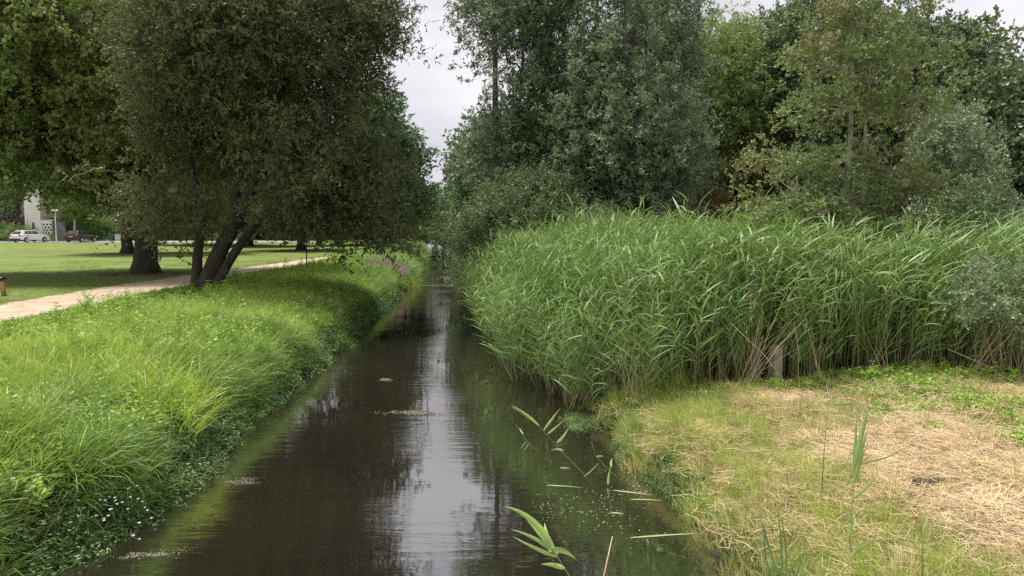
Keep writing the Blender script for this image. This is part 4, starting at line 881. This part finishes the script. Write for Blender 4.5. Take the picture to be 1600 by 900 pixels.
for cx, cy, k in ((175, 790, 9), (160, 800, 6), (205, 770, 5), (230, 795, 4), (210, 830, 4)):
    for _ in range(k): q_ = at(cx + random.gauss(0, 9), cy + random.gauss(0, 9), .42); pw.append((q_.x, q_.y, .42))
q = MB()
for p_ in pw:
    for k in range(5): a = k * 1.256 + random.random(); add_leaf(q, p_, (cos(a), sin(a), .6), .016, .014)
tag(q.build('forget_me_nots', M['white_petal']), 'tiny pale blue flowers over the dark herbs near the water', 'flowers', kind='stuff')
# young reed shoots by the path
def shoot(loc, label, h, nl, W, group=None, name='reed_shoot', lean=(0, 0), m='grass2'):
    g_ = empty(name, loc, random.uniform(0, 6), label, 'plant', group); q = MB(); q.tube([(0, 0, -.05), (lean[0] * .4, lean[1] * .4, h * .5), (lean[0], lean[1], h * .8)], [.006, .005, .003], 4); q.build('stem', M[m], g_)
    for i in range(nl):
        t = .25 + .7 * i / nl; q = MB(); reed_leaf(q, (lean[0] * t * .8, lean[1] * t * .8, h * .8 * t), i * pi + random.gauss(0, .5), h * .45, W, up=1.15, bend=.7); q.build('leaf', M[m], g_)
for i, (px, py, h, lab) in enumerate([(122, 505, .55, 'reed shoots at the near edge of the path, leftmost'), (135, 506, .95, 'tallest reed shoot beside the path'), (150, 505, .5, 'reed shoot right of the tallest one'), (163, 500, .45, 'reed shoot before the path, fourth from the left'),
        (184, 492, .6, 'slim reed shoot standing alone before the path'), (289, 462, .6, 'reed shoot just left of the willow foot')]):
    q_ = at(px, py, 1.0); shoot((q_.x, q_.y, .95), lab, h, 6, .035, 'young reed shoots along the path')
q_ = at(68, 522, .95); g_ = empty('umbel_plant', (q_.x, q_.y, .9), 0, 'white umbel flower standing before the path on the left', 'flowering plant')
q = MB(); q.tube([(0, 0, 0), (.02, 0, .5)], [.006, .004], 4); q.build('stem', M['herb'], g_)
q = MB(); [add_leaf(q, (.02 + random.gauss(0, .05), random.gauss(0, .05), .5 + random.gauss(0, .01)), (random.gauss(0, 1), random.gauss(0, 1), .3), .03, .03) for _ in range(40)]; q.build('umbel', M['white_petal'], g_)

# ------------------------------------------------------------------ concrete posts at the reeds
CON = mat('weathered_concrete', (.50, .45, .37), .95, c2=(.30, .27, .21), nscale=9, bump=.8, bscale=45, spec=.2)
for (px, py0, d, w_, h, rz, lab) in ((1217, 578, 10.85, .15, .58, .3, 'square weathered concrete post at the edge of the reeds'), (1184, 570, 11.3, .14, .58, .2, 'darker concrete post half hidden in the reeds, left of the other')):
    x_ = X(px, d); z_ = float(gz(x_, d)); g_ = empty('concrete_post', (x_, d, z_), rz, lab, 'post')
    q = MB(); q.box((0, 0, h / 2 - .1), (w_, w_, h + .2), taper=.96); o = q.build('shaft', CON, g_); bv = o.modifiers.new('b', 'BEVEL'); bv.width = .008; bv.segments = 2
    q = MB(); q.box((0, 0, h + .008), (w_ * .8, w_ * .8, .014), taper=.85); q.build('top_face', CON, g_)

# ------------------------------------------------------------------ single reeds: each leaf a part
def path_mb(pts, wid, axis=(0, -1, .3)):
    q = MB(); pts = [np.array(p, float) for p in pts]
    if len(pts) == 3:
        a, b_, c = pts; pts = [a * (1 - t) ** 2 + b_ * 2 * t * (1 - t) + c * t * t for t in np.linspace(0, 1, 8)]
    else: pts = [pts[0] + (pts[-1] - pts[0]) * t for t in np.linspace(0, 1, 6)]
    n = len(pts); t = np.linspace(0, 1, n); w_ = wid * np.clip(np.minimum(.45 + t * 3, (1 - t) ** .75 * 1.35), .04, 1)
    P_ = np.array(pts); tg = np.gradient(P_, axis=0); tg /= np.linalg.norm(tg, axis=1)[:, None]; s = np.cross(tg, np.array(axis, float)); s /= np.linalg.norm(s, axis=1)[:, None]
    nrm = np.cross(s, tg); v = np.empty((3 * n, 3)); v[0::3] = P_ - s * w_[:, None] / 2; v[1::3] = P_ + nrm * w_[:, None] * .12; v[2::3] = P_ + s * w_[:, None] / 2
    q.add(v, [f_ for i in range(n - 1) for f_ in ((3 * i, 3 * i + 1, 3 * i + 4, 3 * i + 3), (3 * i + 1, 3 * i + 2, 3 * i + 5, 3 * i + 4))]); return q
M['fgreed'] = leafmat('near_reed_leaf', (.26, .38, .10), (.36, .48, .15), .35, .03, nscale=2, var=.15)
M['olive_stem'] = leafmat('near_reed_stem', (.22, .26, .10), (.30, .32, .14), .1, .06)
def single_reed(name, label, stem, leaves, d, r=.005, lm='fgreed', sm='olive_stem', cat='reed', group=None, root=None):
    """stem: list of (px, py, depth) ; leaves: list of pixel polylines at depth d, with width in metres"""
    P_ = [np.array(atd(*s_)) for s_ in stem]
    if root is not None: P_ = [np.array(root, float)] + P_
    base = P_[0]; g_ = empty(name, Vector(base), 0, label, cat, group)
    q = MB(); q.tube([p_ - base for p_ in P_], np.linspace(r, r * .35, len(P_)), 6); q.build('stem', M[sm], g_, True)
    for pl, w_ in leaves:
        pts = [np.array(atd(a, b_, d + .06 * (k - 1))) - base for k, (a, b_) in enumerate(pl)]
        path_mb(pts, w_).build('leaf', M[lm], g_)
    return g_
single_reed('near_reed', 'broad-leaved reed top bending in from the bottom centre', [(905, 925, 3.6), (880, 885, 3.6), (862, 855, 3.6), (848, 825, 3.6)],
    [([(866, 858), (832, 798), (786, 791)], .034), ([(864, 856), (842, 830), (818, 805)], .03), ([(872, 866), (835, 836), (798, 827)], .022), ([(871, 870), (835, 858), (801, 838)], .020), ([(861, 862), (853, 838), (851, 817)], .032), ([(864, 858), (884, 858), (900, 874)], .028), ([(882, 888), (862, 880), (845, 882)], .026)], 3.6, root=(.42, 3.75, -.1))
single_reed('near_reed', 'bare dry stalk standing up at the bottom edge of the stream', [(938, 925, 3.9), (957, 838, 3.9)], [], 3.9, .007, sm='straw', root=(.5, 4.0, -.1))
rt = at(932, 764, 0)
single_reed('leaning_reed', 'long reed leaning left over the water with narrow leaves', [(932, 764, rt.y), (905, 733, rt.y), (875, 703, rt.y), (842, 665, rt.y), (800, 636, rt.y)],
    [([(842, 665), (822, 645), (797, 632)], .03), ([(850, 672), (862, 655), (876, 637)], .03), ([(856, 678), (868, 668), (880, 658)], .026), ([(870, 692), (880, 685), (890, 666)], .03), ([(880, 704), (870, 700), (860, 704)], .03), ([(912, 745), (925, 735), (934, 725)], .012)], rt.y)
rt = at(978, 757, 0)
single_reed('leaning_reed', 'broken reed leaning left just off the right bank', [(978, 757, rt.y), (945, 728, rt.y), (930, 712, rt.y), (924, 690, rt.y)], [([(955, 730), (954, 720), (957, 716)], .03), ([(950, 757), (950, 745), (954, 730)], .03), ([(932, 714), (938, 712), (944, 713)], .03), ([(935, 724), (925, 735), (915, 745)], .01)], rt.y)
rt = at(843, 706, 0)
single_reed('leaning_reed', 'short thin reed tip poking out of the dark water', [(843, 706, rt.y), (825, 692, rt.y), (805, 662, rt.y)], [([(818, 678), (812, 672), (812, 668)], .015), ([(826, 693), (822, 700), (817, 706)], .014), ([(822, 690), (817, 695), (814, 702)], .012)], rt.y, .004)
for (a, b_, lab) in (((855, 758), (912, 762), 'pale reed leaf floating on the water, leftmost'), ((958, 766), (1022, 774), 'weed-covered stalk lying on the water'), ((985, 780), (1036, 782), 'second weed-covered stalk lying nearer the bank'), ((985, 840), (1100, 833), 'straight yellow stalk lying from the bank onto the water'), ((875, 731), (891, 732), 'tiny floating leaf scrap between the reeds'), ((955, 801), (975, 803), 'short floating clot of weed')):
    A_, B_ = at(*a, .012), at(*b_, .012); q = MB(); mid = (A_ + B_) / 2; g_ = path_mb([A_ - mid, (B_ - A_) * .1 + Vector((0, .02, 0)), B_ - mid], .035, (0, 0, 1)); o = g_.build('floating_stalk', M['duckweed']); o.location = mid; tag(o, lab, 'stalk')
# reed on the meadow in front
rt = at(1330, 862, float(.80))
D_ = rt.y
single_reed('meadow_reed', 'single green reed standing in front of the mown meadow', [(1327, 840, D_), (1333, 770, D_), (1336, 700, D_)],
    [([(1335, 730), (1345, 680), (1358, 636)], .042), ([(1335, 740), (1336, 690), (1339, 645)], .026), ([(1335, 755), (1342, 715), (1357, 668)], .034), ([(1332, 780), (1350, 768), (1372, 742)], .02), ([(1334, 752), (1338, 740), (1356, 690)], .03), ([(1330, 870), (1345, 850), (1374, 845)], .028), ([(1327, 838), (1330, 815), (1335, 798)], .03), ([(1335, 725), (1390, 720), (1420, 695)], .012)], D_, .006, root=tuple(rt))
rt = at(1284, 770, .80)
single_reed('meadow_reed', 'thin dry stalk with one dark bent leaf at its top', [(1288, 700, rt.y), (1294, 632, rt.y)], [([(1302, 633), (1325, 630), (1346, 632)], .02)], rt.y, .004, lm='grass2', sm='deadleaf', root=tuple(rt))
rt = at(1441, 905, .80)
single_reed('meadow_reed', 'short green stalk with a folded leaf at the lower right', [(1441, 860, rt.y), (1444, 795, rt.y)], [([(1442, 830), (1452, 815), (1446, 802)], .022), ([(1441, 835), (1444, 832), (1450, 832)], .015)], rt.y, .006, root=tuple(rt))
# leaf cluster at the bottom right of the stream
rt = at(1215, 925, .6); g_ = empty('sedge_clump', rt, 0, 'dark green sedge leaves rising from the bottom edge right of the stream', 'plant')
for (a, w_) in (([(1215, 900), (1200, 850), (1184, 797)], .018), ([(1222, 900), (1222, 850), (1215, 793)], .018), ([(1228, 905), (1232, 850), (1218, 800)], .016), ([(1205, 905), (1190, 860), (1196, 812)], .014), ([(1240, 905), (1256, 880), (1248, 850)], .016), ([(1232, 905), (1240, 870), (1262, 862)], .014), ([(1195, 905), (1175, 885), (1160, 892)], .014), ([(1250, 900), (1258, 885), (1262, 850)], .012)):
    pts = [np.array(atd(x_, y_, rt.y + .05 * k)) - np.array(rt) for k, (x_, y_) in enumerate(a)]; path_mb(pts, w_).build('leaf', M['herb_d'], g_)
# ragged tussocks
for (px, py, s_, lab) in ((1415, 860, 1.0, 'round grass tussock at the lower right of the meadow'), (1195, 735, .8, 'pale tussock on the bank shoulder'), (1145, 720, .7, 'green tussock near the water edge of the meadow')):
    q_ = at(px, py, .8); o = tuft(60, .34, .007, .10, (1.0, 1.5), (.3, 1.5)).build('grass_tussock', M['stubble']); o.location = (q_.x, q_.y, float(gz(q_.x, q_.y))); o.scale = (s_,) * 3; tag(o, lab, 'tussock')
# reed stalks leaning in front of the reed bed
for i, (a, b_, d) in enumerate((((1142, 505), (1238, 610), 10.2), ((1318, 350), (1345, 560), 10.6), ((1352, 350), (1330, 555), 10.5), ((1480, 545), (1600, 470), 10.3), ((1240, 500), (1246, 610), 10.3), ((940, 610), (880, 585), 11.5))):
    A_, B_ = atd(*a, d + .2), atd(*b_, d); z_ = float(gz(B_.x, B_.y)); B_.z = min(B_.z, z_ + .02) if i not in (5,) else B_.z
    q = MB(); q.tube([np.array(A_ - B_), np.array((A_ - B_) * .5) + [0.05, 0, .03], (0, 0, 0)], [.002, .0035, .005], 5); o = q.build('leaning_stalk', M['straw' if i not in (1, 2) else 'reedstem'], None, True); o.location = B_
    tag(o, ['yellow dry stalk leaning left across the concrete posts', 'pale tall stalk curving up in front of the young alder stem', 'long pale stalk right beside the curving one', 'yellow stalk slanting up to the right at the reed foot', 'upright straw coloured stalk right of the concrete posts', 'dry stalk hanging off the corner of the reeds'][i], 'stalk')

# ------------------------------------------------------------------ things on the meadow
FE = mat('white_feather', (.75, .74, .72), .7, c2=(.5, .5, .5), nscale=30)
for i, (px, py, L_, rz, lab) in enumerate([(1443, 676, .16, .1, 'white feather highest on the meadow'), (1440, 700, .13, .9, 'small white feather below the highest one'), (1290, 737, .12, -.2, 'white feather left of the meadow reed'), (1467, 649, .1, 1.2, 'short white feather near the far edge'), (1312, 745, .08, -.4, 'tiny white feather by the meadow reed')]):
    q_ = at(px, py, .85); g_ = empty('feather', (q_.x, q_.y, float(gz(q_.x, q_.y)) + .05), rz, lab, 'feather'); path_mb([(-L_ / 2, 0, 0), (0, .02, .015), (L_ / 2, 0, 0)], .03, (0, 0, 1)).build('vane', FE, g_); q = MB(); q.tube([(-L_ * .7, 0, 0), (0, .01, .012), (L_ / 2, 0, .003)], [.0015, .001, .0006], 4); q.build('quill', FE, g_)
DG = mat('dark_dung', (.03, .02, .014), .8, c2=(.05, .035, .022), nscale=20, bump=1, bscale=40)
for px, py, s_, lab in ((1442, 743, 1.0, 'larger dark dung pile on the meadow'), (1467, 741, .62, 'smaller dark dung pile right of the larger one')):
    q_ = at(px, py, .84); mb = MB()
    import bmesh
    bm = bmesh.new(); bmesh.ops.create_icosphere(bm, subdivisions=3, radius=.07 * s_)
    for v in bm.verts: v.co.x *= 1.5; v.co.z *= .55; v.co *= 1 + .35 * (float(vnoise(v.co.x, v.co.y + v.co.z, 40, 5)) - .4)
    me = bpy.data.meshes.new('dung_pile'); bm.to_mesh(me); bm.free(); me.materials.append(DG); o = bpy.data.objects.new('dung_pile', me); COL.objects.link(o); o.location = (q_.x, q_.y, float(gz(q_.x, q_.y)) + .065); tag(o, lab, 'dung')

# ------------------------------------------------------------------ on the water
def mat_float(name, label, cx, cy, rx, ry, n, m, s0=.012, s1=.03):
    c = at(cx, cy, .008); q = MB(); sub = [(random.gauss(0, .42), random.gauss(0, .42), random.uniform(.12, .4)) for _ in range(9)]
    for _ in range(n):
        u_, v_, w_ = random.choice(sub); x_, y_ = c.x + rx * (u_ + random.gauss(0, w_)), c.y + ry * (v_ + random.gauss(0, w_)); s_ = random.uniform(s0, s1); t = random.uniform(0, 6)
        q.add([(x_ + cos(t + j * pi / 2.5) * s_, y_ + sin(t + j * pi / 2.5) * s_ * .8, .006 + random.uniform(0, .006)) for j in range(5)], [tuple(range(5))])
    return tag(q.build(name, m), label, 'floating weed', kind='stuff')
M['debris'] = leafmat('floating_debris', (.14, .12, .08), (.24, .21, .14), .1, .05, nscale=3)
mat_float('floating_scum', 'pale raft of scum in the middle of the stream', 655, 645, .42, .13, 900, M['debris'], .006, .018)
mat_float('floating_clump', 'small pale clump drifting left of midstream', 600, 593, .16, .10, 500, M['debris'], .004, .012)
mat_float('duckweed_mat', 'green duckweed mat in the corner between reeds and bank', 918, 655, .40, .7, 2200, M['herb_d'], .006, .014)
mat_float('duckweed_flecks', 'loose duckweed flecks on the dark water right of midstream', 930, 800, .75, .9, 200, M['duckweed'], .004, .010)
mat_float('duckweed_flecks_by_bank', 'duckweed flecks along the right bank', 1000, 745, .5, .7, 240, M['duckweed'], .004, .010)
mat_float('weed_streak', 'brownish weed streak off the left bank', 370, 752, .36, .16, 420, M['debris'], .003, .009)
mat_float('weed_streak_near', 'pale weed streak near the left bottom corner', 225, 868, .35, .10, 380, M['debris'], .003, .009)
mat_float('weed_far', 'flat weed bed far up the stream along the right side', 722, 432, .9, 3.2, 700, M['duckweed'], .02, .06)
mat_float('weed_line', 'thin pale streak across the far water', 668, 446, .75, .15, 300, M['debris'], .02, .04)
for i, (px, py, z, h, lab) in enumerate([(667, 645, 0, .55, 'thin dead plant stem standing in the scum raft'), (690, 585, 0, .45, 'thin twig standing in midstream'), (701, 520, 0, .6, 'thin twig near the reeds up the stream'), (655, 640, 0, .25, 'short dead stem left of the tall one in midstream'), (538, 585, 0, .55, 'dark dead stem near the left bank'), (650, 480, 0, .5, 'twig standing in the far water')]):
    q_ = at(px, py, 0); g_ = empty('water_twig', q_, 0, lab, 'twig'); q = MB(); q.tube([(0, 0, -.1), (.02, 0, h * .5), (random.gauss(0, .05), 0, h)], [.006, .005, .003], 4); q.build('stem', M['deadleaf'], g_)
    q = MB(); [add_leaf(q, (random.gauss(0, .03), 0, h * random.uniform(.05, .9)), (random.gauss(0, 1), random.gauss(0, .4), random.gauss(0, .5)), .05, .018) for _ in range(12)]; q.build('dry_leaves', M['deadleaf'], g_)['kind'] = 'stuff'
q = MB(); A_ = at(690, 402, .12); q.tube([(-1.6, 0, 0), (-.4, .1, .05), (.9, 0, .02), (1.9, -.1, .1)], [.10, .12, .10, .06], 8); o = q.build('fallen_log', M['bark'], None, True); o.location = A_; tag(o, 'fallen log lying across the far end of the stream', 'log')
# dead branch at the willow's foot
q = MB(); q.tube([(0, 0, 0), (.35, -.1, .22), (.75, -.15, .52)], [.02, .016, .008], 5); q.tube([(.3, -.1, .2), (.3, -.15, .5)], [.01, .004], 4); o = q.build('dead_branch', M['bark_grey'], None, True); o.location = at(296, 460, .97); tag(o, 'dead branch leaning on the foot of the leaning willow', 'branch')
